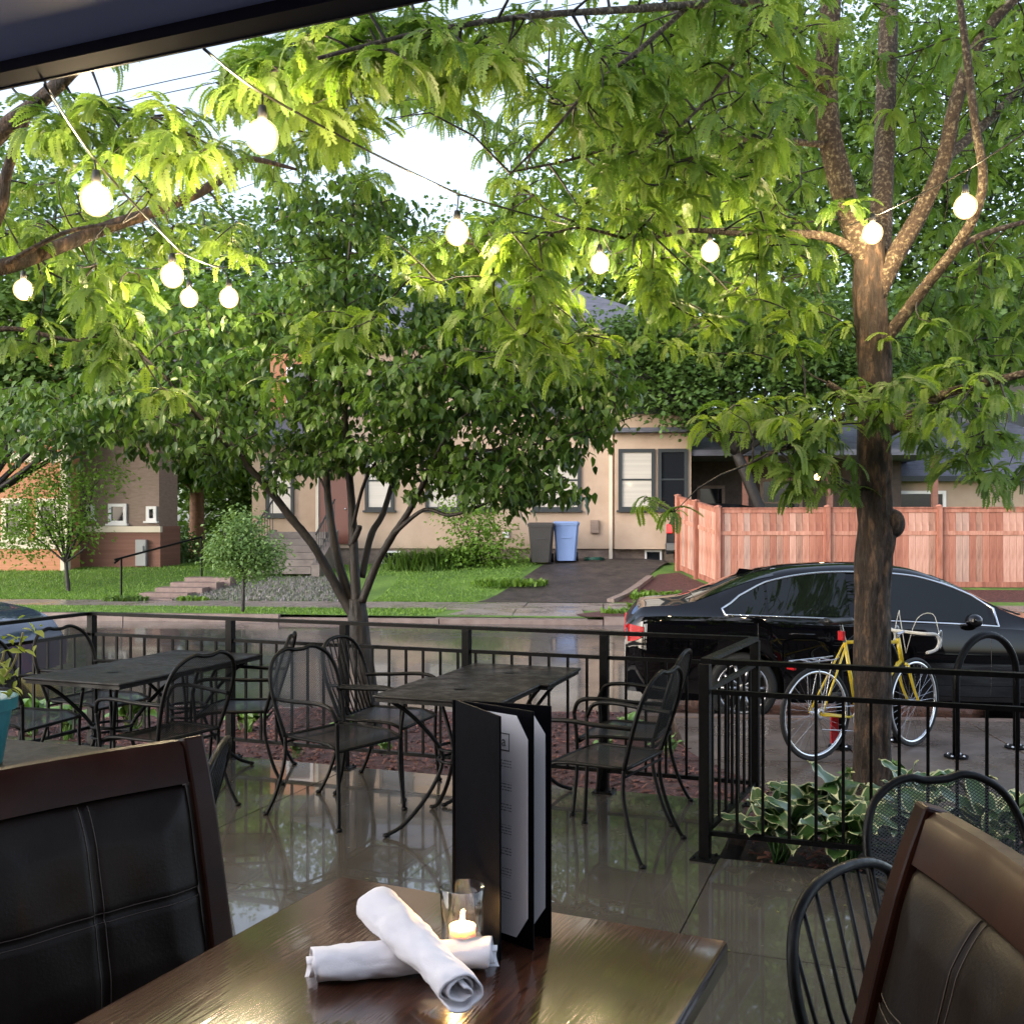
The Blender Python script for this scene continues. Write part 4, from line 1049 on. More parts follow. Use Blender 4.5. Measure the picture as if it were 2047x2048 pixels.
# the honey locust behind the near railing, trunk and forks as seen
TY = 6.75
LA = [
 [(1646, 1530, TY, .155), (1645, 1480, TY, .128), (1645, 1380, TY, .116), (1645, 1200, TY, .112), (1645, 1080, TY, .115), (1652, 1000, TY, .118), (1648, 940, TY, .112), (1650, 760, TY, .108), (1648, 660, TY, .108), (1640, 560, TY, .105), (1640, 490, TY, .098), (1645, 452, TY, .080), (1652, 425, TY + .02, .045)],
 [(1640, 500, TY, .085), (1615, 440, TY, .082), (1590, 360, TY - .05, .078), (1563, 250, TY - .1, .072), (1558, 150, TY - .15, .07), (1565, 20, TY - .2, .064), (1568, -140, TY - .2, .05)],
 [(1655, 520, TY + .05, .08), (1662, 400, TY + .25, .072), (1668, 260, TY + .45, .07), (1672, 120, TY + .6, .068), (1678, -20, TY + .7, .062), (1680, -160, TY + .8, .05)],
 [(1652, 560, TY - .02, .065), (1690, 480, TY - .05, .06), (1735, 400, TY - .1, .056), (1780, 300, TY - .2, .05), (1800, 200, TY - .3, .045), (1840, 90, TY - .35, .04), (1900, 10, TY - .4, .032), (1990, -60, TY - .45, .02)],
 [(1662, 650, TY, .045), (1700, 600, TY - .1, .04), (1745, 540, TY - .25, .036), (1800, 470, TY - .45, .033), (1840, 400, TY - .6, .029), (1853, 330, TY - .7, .026), (1838, 230, TY - .8, .023), (1826, 130, TY - .85, .022), (1812, 20, TY - .9, .018), (1800, -70, TY - .9, .012)],
 [(1800, 470, TY - .45, .022), (1860, 440, TY - .4, .018), (1950, 415, TY - .3, .014), (2060, 400, TY - .2, .008)],
 [(1780, 300, TY - .2, .034), (1850, 240, TY, .03), (1930, 160, TY + .3, .024), (2010, 80, TY + .6, .016)],
 [(1660, 820, TY, .040), (1700, 800, TY - .05, .038), (1770, 750, TY - .2, .033), (1850, 725, TY - .4, .028), (1960, 695, TY - .6, .02), (2080, 640, TY - .7, .01)],
 [(1622, 760, TY, .026), (1590, 742, TY + .0, .022), (1560, 722, TY - .02, .018)],
 [(1625, 770, TY, .028), (1580, 790, TY - .15, .022), (1530, 830, TY - .35, .016), (1470, 850, TY - .55, .010), (1400, 880, TY - .75, .006)],
 [(1615, 475, TY, .035), (1560, 447, TY - .1, .03), (1480, 440, TY - .25, .024), (1390, 440, TY - .45, .018), (1300, 435, TY - .65, .014), (1200, 452, TY - .85, .01), (1100, 430, TY - 1.0, .007), (1040, 440, TY - 1.1, .005)],
 [(1572, 275, TY - .05, .022), (1500, 268, TY - .3, .02), (1400, 262, TY - .6, .017), (1300, 245, TY - .9, .014), (1200, 262, TY - 1.1, .011), (1080, 300, TY - 1.3, .008), (960, 325, TY - 1.5, .004)],
 [(1560, 170, TY - .15, .034), (1500, 110, TY - .5, .030), (1460, 40, TY - .9, .027), (1420, 5, TY - 1.2, .025), (1300, 10, TY - 1.7, .02), (1150, 20, TY - 2.2, .016), (1000, 30, TY - 2.6, .012), (800, 60, TY - 3.0, .009), (600, 110, TY - 3.3, .006)],
 [(1300, 10, TY - 1.7, .014), (1210, 90, TY - 1.9, .011), (1110, 170, TY - 2.1, .009), (1040, 250, TY - 2.2, .007), (960, 330, TY - 2.3, .004)],
 [(1420, 5, TY - 1.2, .014), (1400, 90, TY - 1.3, .011), (1340, 180, TY - 1.4, .009), (1260, 260, TY - 1.5, .006)],
 [(1565, -60, TY - .2, .05), (1480, -180, TY - .8, .04), (1300, -260, TY - 1.6, .03), (1000, -280, TY - 2.4, .02), (700, -200, TY - 3.0, .012)],
]
CA = [  # x, y, Y, rx, ry, rY, n
 (600, 270, 7.4, 130, 45, .6, 60), (820, 190, 7.6, 110, 45, .6, 60), (500, 330, 7.6, 90, 40, .5, 30), (960, 250, 7.2, 60, 60, .5, 30), (700, 330, 7.8, 60, 30, .4, 14),
 (800, 80, 4.3, 300, 70, .9, 230), (560, 150, 4.4, 170, 75, .8, 130), (600, 205, 5.0, 140, 60, .8, 60),
 (1080, 130, 5.2, 210, 120, 1.2, 170), (1330, 190, 6.0, 260, 170, 1.4, 300), (1180, 340, 6.2, 250, 110, 1.2, 190),
 (1080, 500, 6.2, 260, 110, 1.1, 220), (1010, 610, 6.3, 200, 90, .9, 85), (1330, 480, 6.6, 260, 110, 1.2, 200), (1430, 330, 7.4, 150, 150, 1.3, 110),
 (860, 470, 5.6, 140, 80, .7, 70), (1420, 600, 7.0, 230, 90, 1.1, 130),
 (645, 620, 5.3, 100, 45, .35, 26), (520, 715, 5.4, 40, 22, .2, 6), (1050, 670, 6.0, 120, 50, .5, 26),
 (1450, 820, 6.3, 130, 80, .6, 90), (1570, 790, 6.6, 90, 90, .6, 50), (1260, 950, 6.0, 55, 22, .2, 9), (1560, 900, 6.4, 90, 50, .4, 28),
 (1790, 760, 6.4, 180, 90, .7, 120), (1850, 870, 6.6, 140, 60, .7, 60), (1800, 620, 7.2, 170, 100, 1.0, 110), (1880, 480, 7.2, 150, 110, 1.0, 100),
 (1790, 220, 7.8, 190, 190, 1.0, 130), (1650, 60, 7.8, 220, 110, 1.2, 90), (1900, 80, 6.9, 130, 120, 1.0, 80), (1650, 380, 8.0, 120, 120, .6, 40),
 (1600, 395, 6.4, 45, 40, .2, 10), (1400, 20, 6.0, 250, 70, 1.2, 130), (1610, 280, 8.4, 200, 150, .8, 40),
 (900, -150, 4.6, 450, 130, 1.4, 140), (1500, -160, 6.5, 400, 140, 1.6, 150)]
GAPS = [(800, 285, 120, 48), (1030, 95, 60, 42), (1060, 300, 42, 40), (430, 360, 90, 36), (930, 170, 40, 42), (700, 690, 60, 25)]
q, na = locust('locust_tree', V(1646, 1530, TY), 'honey locust with forked lichened trunk behind the near railing', LA, CA, GAPS, [bark, bark_lichen])
bu = MB(); bu.sphere(V(1684, 988, TY - .03), .075, 18, 12, (1.0, .8, 1.25)); bo = bu.build('burl', bark, q, 'all', world=True)
# second locust, trunk outside the left edge of the picture
LB = [
 [(-330, 1420, 5.4, .12), (-320, 1000, 5.4, .105), (-300, 700, 5.4, .10), (-270, 520, 5.4, .09)],
 [(-270, 540, 5.4, .06), (-120, 515, 5.5, .05), (0, 505, 5.6, .044), (100, 470, 5.8, .04), (200, 430, 6.0, .037), (300, 395, 6.1, .034), (390, 355, 6.2, .03), (440, 318, 6.3, .027), (475, 300, 6.3, .02), (560, 320, 6.4, .008)],
 [(-270, 530, 5.4, .07), (-140, 400, 5.2, .055), (-60, 310, 5.0, .048), (10, 240, 4.9, .042), (70, 195, 4.8, .036), (110, 160, 4.7, .032), (180, 100, 4.6, .026), (320, 40, 4.5, .015)],
 [(-60, 520, 5.5, .035), (0, 400, 5.4, .03), (12, 330, 5.35, .028), (35, 260, 5.3, .024), (60, 205, 5.2, .018)],
 [(0, 505, 5.6, .016), (120, 440, 5.5, .012), (230, 420, 5.4, .008)],
 [(-100, 640, 5.5, .02), (20, 620, 5.6, .014), (120, 640, 5.6, .01), (260, 660, 5.7, .007)],
]
CB = [(250, 260, 4.4, 190, 75, .5, 80), (120, 230, 4.6, 90, 50, .4, 26), (330, 300, 5.2, 140, 80, .6, 40), (150, 560, 5.6, 200, 90, .6, 60), (60, 660, 5.4, 90, 50, .35, 34), (220, 650, 5.6, 120, 55, .4, 30), (310, 740, 5.6, 50, 28, .2, 8),
      (380, 470, 6.2, 110, 70, .6, 40), (60, 420, 6.0, 140, 110, .7, 60), (220, 420, 6.6, 180, 90, .6, 50), (90, 60, 5.2, 200, 80, 1.0, 60), (-150, 300, 5.4, 150, 250, 1.0, 60)]
q2, nb_ = locust('locust_tree', V(-330, 1420, 5.4), 'honey locust at left whose limbs reach in from outside the view', LB, CB, [(400, 350, 70, 30)], [bark, bark])

# generic leafy crowns -------------------------------------------------
def leaf_cloud(root, centres, n, proto, size, mat, tb=None, droop=.35, name='crown', spread=1.0, up=0.0):
    """centres: (point, radius xyz, weight). Leaves in small clumps spread through the volumes."""
    pos = []; tn = []; dirs = []
    wts = np.array([c[2] for c in centres], float); wts /= wts.sum()
    clump = 9
    for ci, c in enumerate(centres):
        k = int(n * wts[ci] / clump)
        d = rng.normal(0, 1, (k, 3)); d /= np.linalg.norm(d, axis=1, keepdims=True); q = rng.random((k, 1)) ** (1 / 3.2)
        cc = np.array(c[0][:]) + d * q * np.array(c[1])
        cr = np.mean(c[1]) * .11 + size[1] * 1.0
        t0 = rng.uniform(0, 1, k)
        for _ in range(clump):
            o = rng.normal(0, 1, (k, 3)) * cr * np.array([1, 1, .6]) * spread
            pos.append(cc + o); tn.append(np.clip(t0 * .7 + rng.uniform(0, .3, k), 0, 1)); dirs.append(np.arctan2(o[:, 1] + d[:, 1] * cr, o[:, 0] + d[:, 0] * cr))
    pos = np.concatenate(pos); tn = np.concatenate(tn); yaw = np.concatenate(dirs) + rng.normal(0, .6, len(pos)); m = len(pos)
    rot = rot_yaw_pitch(yaw, rng.normal(-droop, .45, m), rng.normal(0, .5, m))
    o = scatter(name, proto, pos, rot, rng.uniform(size[0], size[1], m), mat, root, tn)
    return o
# the multi-stemmed small tree between railing and kerb
DY = 8.2
dog_m = leaf_mat('broad_leaf', (0.036, 0.088, 0.019), (0.11, 0.195, 0.038), tr=.36, rough=.35, trs=1.5)
LD = [
 [(700, 1420, DY, .125), (697, 1372, DY, .108), (690, 1290, DY, .10), (680, 1220, DY, .095), (675, 1165, DY, .09), (673, 1130, DY, .07)],
 [(668, 1165, DY, .052), (645, 1125, DY, .048), (612, 1065, DY - .05, .044), (588, 1025, DY - .1, .042), (545, 972, DY - .15, .04), (500, 915, DY - .25, .034), (430, 840, DY - .4, .028), (372, 782, DY - .5, .024), (300, 700, DY - .6, .016), (230, 640, DY - .6, .008)],
 [(672, 1150, DY + .05, .05), (645, 1085, DY + .05, .046), (628, 1010, DY + .05, .042), (618, 930, DY + .1, .036), (612, 850, DY + .1, .03), (597, 780, DY + .15, .024), (580, 690, DY + .2, .018), (560, 560, DY + .2, .012), (540, 430, DY + .2, .006)],
 [(673, 1140, DY, .055), (668, 1060, DY, .048), (664, 960, DY, .04), (658, 880, DY - .1, .034), (650, 780, DY - .2, .03), (640, 680, DY - .3, .024), (650, 560, DY - .3, .018), (662, 440, DY - .3, .012), (668, 350, DY - .3, .006)],
 [(683, 1135, DY - .05, .042), (708, 1070, DY - .1, .038), (738, 1015, DY - .2, .034), (765, 975, DY - .3, .03), (790, 930, DY - .4, .026), (812, 880, DY - .5, .02), (860, 800, DY - .6, .014), (960, 720, DY - .6, .008)],
 [(682, 1090, DY + .05, .036), (700, 1010, DY + .1, .034), (722, 970, DY + .15, .03), (745, 900, DY + .2, .026), (775, 845, DY + .25, .022), (850, 770, DY + .3, .014), (900, 640, DY + .3, .008)],
 [(745, 1005, DY - .25, .022), (800, 962, DY - .4, .018), (850, 972, DY - .5, .016), (915, 950, DY - .6, .013), (965, 928, DY - .7, .009), (1060, 930, DY - .8, .005)],
 [(800, 910, DY - .4, .016), (900, 855, DY - .6, .012), (1000, 840, DY - .8, .009), (1150, 800, DY - .9, .006), (1200, 785, DY - 1.0, .003)],
 [(664, 1000, DY, .02), (690, 905, DY - .2, .016), (740, 830, DY - .4, .012), (800, 740, DY - .5, .008)],
 [(480, 890, DY - .3, .014), (400, 800, DY - .1, .010), (300, 770, DY, .008), (180, 740, DY, .005)],
 [(618, 930, DY + .1, .014), (560, 820, DY + .3, .01), (480, 700, DY + .5, .007), (400, 600, DY + .6, .004)],
 [(662, 1030, DY, .034), (676, 1000, DY - .04, .030), (678, 992, DY - .05, .026)],
]
dt = empty('broadleaf_tree', V(700, 1420, DY), 0, 'multi-stemmed small tree with broad leaves between railing and street', 'tree')
LD = [[(a, b, c, r_ * (.9 if i == 0 else .8)) for (a, b, c, r_) in L_] for i, L_ in enumerate(LD)]
nodes = make_limbs(dt, LD, [bark_dark], wob=.07)
CD = [(330, 770, DY - .2, 260, 105, 1.0, 210), (110, 790, DY, 190, 85, .9, 110), (480, 860, DY, 180, 70, .8, 80), (760, 760, DY - .1, 230, 125, 1.2, 400), (1000, 760, DY - .3, 210, 115, 1.1, 320),
      (980, 905, DY - .6, 160, 62, .6, 110), (850, 880, DY - .4, 170, 65, .6, 70), (620, 520, DY, 190, 150, 1.0, 220), (650, 400, DY, 170, 95, .8, 130), (820, 640, DY + .1, 240, 95, 1.0, 220), (450, 640, DY, 200, 100, .9, 110), (700, 860, DY + .1, 150, 60, .7, 45), (1080, 690, DY - .2, 110, 70, .6, 50), (900, 585, DY + .2, 190, 60, .8, 130), (720, 580, DY, 150, 60, .8, 70), (560, 640, DY + .2, 150, 70, .8, 70)]
pts = cloud_pts(CD, [(800, 330, 110, 45), (600, 960, 80, 60), (690, 960, 90, 70), (680, 800, 40, 30), (260, 900, 60, 30), (900, 820, 60, 22), (560, 640, 40, 40), (740, 560, 40, 60), (520, 480, 30, 50)], dens=.72)
par, dep = attach(nodes, pts)
twigs_mesh('twigs', par, pts, np.clip(.008 - dep * .0006, .003, .009), np.full(len(pts), .002), bark_dark, dt)
pos = []; yaw = []; tn = []
for p, q_ in zip(pts, par):
    t0 = rng.uniform(0, 1); d = p - q_; y0 = math.atan2(d[1], d[0])
    for k in range(rng.integers(10, 19)):
        c = q_ + d * rng.uniform(.3, 1.05); pos.append(c + rng.normal(0, .065, 3) * np.array([1, 1, .4])); yaw.append(y0 + rng.normal(0, 1.3)); tn.append(np.clip(t0 + rng.normal(0, .2), 0, 1))
pos = np.array(pos); n = len(pos)
scatter('crown', OVATE, pos, rot_yaw_pitch(np.array(yaw), rng.normal(-.75, .35, n), rng.normal(0, .4, n)), rng.uniform(.055, .10, n), dog_m, dt, np.array(tn))

# background trees
bg_m = leaf_mat('far_leaf', (0.055, 0.115, 0.022), (0.15, 0.245, 0.045), tr=.35, rough=.55, trs=1.4)
bg_dark = leaf_mat('far_leaf_dark', (0.038, 0.085, 0.017), (0.115, 0.20, 0.038), tr=.3, rough=.55, trs=1.4)
bg_pale = leaf_mat('pale_leaf', (0.09, 0.17, 0.04), (0.22, 0.33, 0.11), tr=.35, rough=.55, trs=1.3)
bg_lime = leaf_mat('lime_leaf', (0.09, 0.18, 0.02), (0.2, 0.33, 0.05), tr=.4, rough=.55, trs=1.3)
def bg_tree(name, x, ybase, Y, crowns, n, label, mat=None, leaf=(.14, .26), trunk=.22, tmat=None, group='trees behind the houses', lean=0.0, proto=None, base_z=None, fork=.35, limbs=3):
    mat = mat or bg_m; tmat = tmat or bark_dark; proto = proto or LOBED
    base = V(x, 1000, Y); base.z = yard_z(base.x, base.y) - .05 if base_z is None else base_z
    root = empty(name, base, 0, label, 'tree', group)
    cs = []
    for (cx_, cy_, dY, rx, rz) in crowns:
        cs.append((V(cx_, cy_, Y + dY), (rx, rx * .8, rz), rx * rx * rz))
    top = sum((c[0] for c in cs), Vector((0, 0, 0))) / len(cs)
    fk = base.lerp(top, fork); fk.x += lean
    mb = MB(); path, rr = resample([base, base.lerp(fk, .5) + Vector((lean * .3, 0, 0)), fk], [trunk * 1.15, trunk, trunk * .85], 5); mb.tube(path, rr, 10, wob=.06); mb.build('trunk', tmat, root, 'all', world=True)
    for c in cs:
        for k in range(limbs):
            e = c[0] + Vector((random.uniform(-.6, .6) * c[1][0], random.uniform(-.6, .6) * c[1][1], random.uniform(-.2, .6) * c[1][2]))
            mb = MB(); mid = fk.lerp(e, .5) + Vector((random.uniform(-.3, .3), random.uniform(-.3, .3), random.uniform(0, .4)))
            path, rr = resample([fk, mid, e], [trunk * .6, trunk * .35, trunk * .1], 5); mb.tube(path, rr, 6); mb.build('limb', tmat, root, 'all', world=True)
    leaf_cloud(root, cs, n, proto, leaf, mat, droop=.3)
    return root
bg_tree('maple_tree', 1330, 0, 36, [(1180, 430, 0, 4.2, 3.4), (1330, 260, 1, 4.6, 4.2), (1430, 480, -1, 3.6, 3.2), (1250, 600, 0, 3.4, 2.2), (1220, 150, 1, 3.2, 2.4), (1060, 560, 1, 2.6, 2.0)], 26000, 'tall maple rising behind the cream house roof')
bg_tree('maple_tree', 1760, 0, 39, [(1620, 320, 0, 5.0, 4.2), (1800, 200, 1, 5.0, 4.5), (1920, 420, 0, 4.6, 4.0), (1700, 520, -1, 4.6, 3.0), (1560, 130, 1, 4.0, 3.2), (1900, 80, 0, 4, 3)], 30000, 'broad maple behind the locust fork at upper right')
bg_tree('maple_tree', 1480, 0, 26.9, [(1330, 620, 0, 2.0, 1.4), (1440, 700, .3, 2.2, 1.4), (1550, 640, 0, 2.2, 1.6), (1300, 740, -.2, 1.5, 1.0), (1620, 720, .2, 1.6, 1.1), (1240, 660, 0.3, 1.2, .9), (1130, 650, 0, 1.3, .9), (1040, 620, 0, 1.0, .7), (1190, 730, -.3, .9, .6)], 30000, 'dense dark maple between cream house and cedar fence', bg_dark, leaf=(.07, .15), trunk=.16, fork=.55)
bg_tree('maple_tree', 1850, 0, 33, [(1780, 640, 0, 2.6, 1.6), (1900, 600, 1, 2.6, 1.9), (1700, 640, 0, 2.2, 1.6)], 9000, 'dark leafy tree in front of the pale house at right', bg_dark, trunk=.2)
bg_tree('maple_tree', 60, 0, 41, [(40, 470, 0, 4.6, 3.4), (200, 560, 0, 4.4, 3.2), (-80, 640, 0, 4, 3), (120, 680, -1, 4.4, 2.2), (-20, 330, 1, 4, 2.8)], 18000, 'tall leafy tree above the orange house at left')
bg_tree('elm_tree', 372, 0, 36, [(330, 760, 0, 2.6, 2.0), (420, 660, 0, 2.8, 2.4), (300, 620, 1, 2.6, 2.0), (420, 850, -.4, 1.8, 1.3), (250, 800, 0, 1.8, 1.3), (500, 780, .5, 2.2, 1.8)], 17000, 'tree with straight tan trunk right of the brown house', bg_lime, trunk=.27, tmat=bark_tan, fork=.42)
bg_tree('elm_tree', 345, 0, 35, [(290, 830, 0, 1.5, 1.2), (340, 860, .3, 1.4, 1.0)], 5000, 'tree with leaning tan trunk beside the brown house wall', bg_m, trunk=.17, tmat=bark_tan, lean=-.6, fork=.55)
bg_tree('maple_tree', 560, 0, 46, [(520, 560, 0, 4.2, 3.6), (660, 640, 0, 4.4, 3.0), (400, 480, 0, 3.4, 2.6), (760, 520, 1, 3.4, 2.2), (860, 560, 1, 3, 2), (900, 440, 1, 2.6, 1.5), (960, 480, 1, 2.6, 2.0)], 19000, 'far maple seen through the small tree in the middle', bg_m)
bg_tree('shade_tree', 470, 0, 40, [(470, 900, 0, 2.6, 2.6), (560, 880, 0, 2.4, 2.6), (420, 960, 0, 1.8, 1.8)], 10000, 'dark shady tree between the brown and cream houses', bg_dark, trunk=.2)
bg_tree('maple_tree', -170, 0, 24.3, [(20, 640, 0, 1.6, 1.1), (150, 700, .3, 1.7, 1.0), (-60, 740, 0, 1.6, 1.1), (110, 800, 0, 1.2, .6), (260, 760, .5, 1.3, .8), (60, 540, 0, 1.6, .9), (250, 640, .6, 1.2, .8), (340, 700, .8, 1.0, .6)], 13000, 'leafy tree overhanging the orange house from the left', bg_m, leaf=(.10, .19), trunk=.13, fork=.4, limbs=1)
# young boulevard tree
yt = bg_tree('young_tree', 458, 0, 20.1, [(455, 1040, 0, .60, .40), (455, 990, 0, .42, .32), (425, 1045, .1, .42, .26), (495, 1040, -.1, .46, .28), (480, 1075, 0, .5, .2)], 6500, 'small pale green young tree on the grass strip by the kerb', bg_pale, leaf=(.045, .085), trunk=.032, proto=SIMPLE, group='young boulevard trees', base_z=Z_FARW, fork=.62)
bg_tree('garden_tree', 130, 0, 24.8, [(90, 960, 0, 1.0, .8), (40, 1010, 0, .8, .7), (150, 1000, .2, .6, .7), (100, 900, 0, .8, .5), (190, 900, .4, .7, .5)], 5200, 'loose light green garden tree in front of the orange house', bg_lime, leaf=(.06, .12), trunk=.05, proto=SIMPLE, group='garden trees')
bg_tree('hedge_shrub', 295, 0, 31, [(300, 1035, 0, .9, .75), (340, 1045, .3, .8, .6)], 4200, 'rounded dark shrub below the tan tree trunks', bg_dark, leaf=(.07, .13), trunk=.05, proto=SIMPLE, group='garden shrubs', fork=.3)
bg_tree('garden_shrub', 905, 0, 26.6, [(905, 1000, 0, .65, .75), (940, 1040, 0, .6, .5), (880, 1050, 0, .6, .4), (860, 960, .1, .4, .4)], 3000, 'wispy yellow green shrub against the cream house wall', bg_lime, leaf=(.07, .13), trunk=.03, proto=SIMPLE, group='garden shrubs', fork=.2)
# ------------------------------------------------------------------ hostas and small plants
hosta_g = M('hosta_green', (.026, .07, .016), (.06, .135, .03), rough=.35, scale=9, stretch=(.4, 3, 1), bump=.35, bscale=30, bdist=.006)
hosta_w = M('hosta_margin', (.42, .46, .22), (.60, .60, .36), rough=.4, scale=12)
plain_g = M('plain_leaf_green', (.085, .18, .03), (.16, .29, .06), rough=.4, scale=10, stretch=(.4, 3, 1), bump=.35, bscale=30, bdist=.006)
def leaf_mesh(name, mats, L=.26, W=.145, bend=.5, wave=.012, cup=.18, stalk=.14):
    mb = MB(); nu, nv = 14, 9
    def f(a, b):
        x = 2 * a - 1; hw_ = W / 2 * (math.sin(math.pi * min(1, b * 1.02) ** .72) ** .8 if 0 < b < 1 else 0) + .0006
        if abs(x) > .99: pass
        r = stalk + L * b
        th = .9 - bend * 1.7 * b - .25
        px_ = stalk * .75 + L * b * math.cos(bend * b * .9) ; pz = stalk * .95 + L * (.42 * b - bend * 1.05 * b * b)
        return Vector((px_, x * hw_, pz + cup * abs(x) * hw_ + wave * math.sin(b * 14 + (1 if x > 0 else 2)) * abs(x) ** 2))
    vs = [f(i / nu, j / nv) for j in range(nv + 1) for i in range(nu + 1)]
    fs = []; ms = []
    for j in range(nv):
        for i in range(nu):
            fs.append((j * (nu + 1) + i, j * (nu + 1) + i + 1, (j + 1) * (nu + 1) + i + 1, (j + 1) * (nu + 1) + i)); ms.append(1 if (i in (0, nu - 1) or j == nv - 1) else 0)
    mb.v = [tuple(q) for q in vs]; mb.f = fs; mb.m = ms
    mb.tube(smooth_path([(0, 0, 0), (stalk * .3, 0, stalk * .6), f(.5, 0), f(.5, .3)], 3), [.006] * 9 + [.003], 5, mi=0)
    return mb.mesh(name, mats, 'all')
HL = [leaf_mesh('hosta_leaf', [hosta_g, hosta_w], L, W, bd, wv) for (L, W, bd, wv) in ((.24, .12, .35, .010), (.27, .14, .62, .012), (.21, .10, .22, .008), (.25, .125, .85, .012))]
PL = [leaf_mesh('broad_leaf', [plain_g, plain_g], L, W, bd, wv, stalk=.1) for (L, W, bd, wv) in ((.18, .12, .35, .006), (.2, .13, .6, .006), (.15, .10, .2, .006))]
def rosette(name, loc, label, lib, n, sc, cat, group, seed, steep=0.0):
    rr = random.Random(seed); root = empty(name, loc, rr.uniform(0, 6), label, cat, group)
    for i in range(n):
        f = (i + .5) / n; me = lib[min(len(lib) - 1, int(rr.random() * len(lib)))]
        o = link_mesh('leaf', me, root)
        pitch = -1.05 * (1 - f) ** 1.2 + .18 * rr.uniform(-1, 1) - steep
        o.rotation_euler = (rr.uniform(-.25, .25), pitch, i * 2.39996 + rr.uniform(-.3, .3)); s_ = sc * rr.uniform(.75, 1.15) * (.75 + .3 * f); o.scale = (s_, s_, s_)
        o.location = (rr.uniform(-.03, .03), rr.uniform(-.03, .03), 0)
    return root
G_H = 'variegated hostas along the near railing'
for i, (x, Y, n, sc, lab) in enumerate((
    (1470, 5.15, 26, 1.15, 'white edged hosta at the left end of the bed, beside the step'),
    (1565, 5.45, 26, 1.35, 'white edged hosta with upright leaves left of the tree trunk'),
    (1600, 5.0, 28, 1.2, 'white edged hosta spilling over the bed edge before the tree trunk'),
    (1510, 5.6, 20, 1.0, 'smaller white edged hosta near the short railing'),
    (1740, 5.15, 26, 1.25, 'white edged hosta behind the mesh chair back'),
    (1880, 5.0, 28, 1.35, 'white edged hosta at the right edge of the picture'),
    (1730, 5.75, 22, 1.2, 'white edged hosta right of the tree trunk, behind the others'))):
    p = V(x, 1000, Y); p.z = -.08; rosette('hosta_plant', p, lab, HL, n, sc, 'plant', G_H, 50 + i)
G_B = 'small leafy plants in the mulch bed'
for i, (x, y, Y, n, sc, lab) in enumerate((
    (655, 1350, 8.3, 16, .9, 'lime green leafy plant left of the small tree trunk'),
    (250, 1370, 8.6, 20, 1.3, 'green leafy plant behind the left farther table'),
    (130, 1380, 8.2, 20, 1.3, 'green leafy plant behind the railing corner post'),
    (470, 1345, 8.4, 18, 1.1, 'green leafy plant behind the railing right of the left tables'),
    (60, 1375, 8.4, 18, 1.3, 'green leafy plant at far left behind the pot'),
    (1180, 1330, 8.4, 12, .7, 'small leafy plant behind the centre table right side'),
    (1260, 1400, 7.6, 14, .7, 'low leafy plant beside the short railing in the mulch'),
    (1140, 1390, 7.7, 12, .6, 'little green plant behind the menu'),
    (730, 1395, 7.7, 10, .45, 'tiny seedling right of the small tree trunk'),
    (560, 1385, 7.6, 10, .5, 'tiny green plant in mulch below the mesh chair'),
    (1690, 1400, 6.9, 10, .6, 'green weed growing right of the locust trunk base'),
    (1600, 1380, 6.85, 8, .5, 'small weed by the locust trunk under the bicycle'))):
    p = V(x, y, Y); p.z = Z_WALK + .03; rosette('bed_plant', p, lab, PL, n, sc, 'plant', G_B, 90 + i, steep=.25)
# far groundcover plants in the mulch beds and along the driveway
def tuft_plant(x, Y, z, lab, grp, n, r, h, mat, nm='bed_plant', wd=.03):
    c = V(x, 1000, Y); c.z = z if z is not None else yard_z(c.x, c.y); root = empty(nm, c, 0, lab, 'plant', grp)
    a = rng.uniform(0, 6.28, n); q = np.sqrt(rng.random(n)) * r
    pts = np.stack([c.x + np.cos(a) * q, c.y + np.sin(a) * q * .5, np.full(n, c.z)], 1)
    hh = h * rng.uniform(.6, 1.2, n)
    pr_ = (np.array([(0, -.5, 0), (0, .5, 0), (.25, .5, .65), (.25, -.5, .65), (.8, 0, .75)]), np.array([(0, 1, 2), (0, 2, 3), (3, 2, 4)]))
    scatter('foliage', pr_, pts, rot_yaw_pitch(rng.uniform(0, 6.28, n), rng.uniform(-.3, .2, n)), np.stack([hh, np.full(n, wd), hh], 1), mat, root, rng.uniform(0, 1, n))
    return root
G_F = 'low plants across the street'
tuft_plant(1250, 22.9, None, 'green ground cover clump beside the cedar fence end', G_F, 260, .75, .22, bg_lime, wd=.06)
tuft_plant(1190, 19.6, Z_FARW, 'green plants on the small kerbside bed', G_F, 160, .55, .16, bg_lime, wd=.05)
tuft_plant(1210, 20.2, Z_FARW, 'leafy weed at the back of the kerbside bed', G_F, 60, .25, .25, bg_lime, wd=.06)
tuft_plant(960, 24.5, None, 'weedy fringe along the left edge of the driveway', G_F, 260, .9, .2, bg_lime, wd=.06)
for i, (x, Y) in enumerate(((765, 26.6), (800, 26.4), (835, 26.5), (865, 26.6))):
    tuft_plant(x, Y, None, ('daylily clump farthest left below the cream wall', 'daylily clump second from left below the cream wall', 'daylily clump third from left below the cream wall', 'daylily clump beside the yellow green shrub')[i], 'daylilies below the cream house', 170, .55, .62, bg_m, 'daylily_plant', .035)
tuft_plant(235, 22.9, None, 'low green plants along the left side of the steps', G_F, 160, .5, .15, bg_m, wd=.05)
tuft_plant(365, 23.0, None, 'leafy green clump at the right side of the steps', G_F, 90, .35, .13, bg_lime, wd=.05)
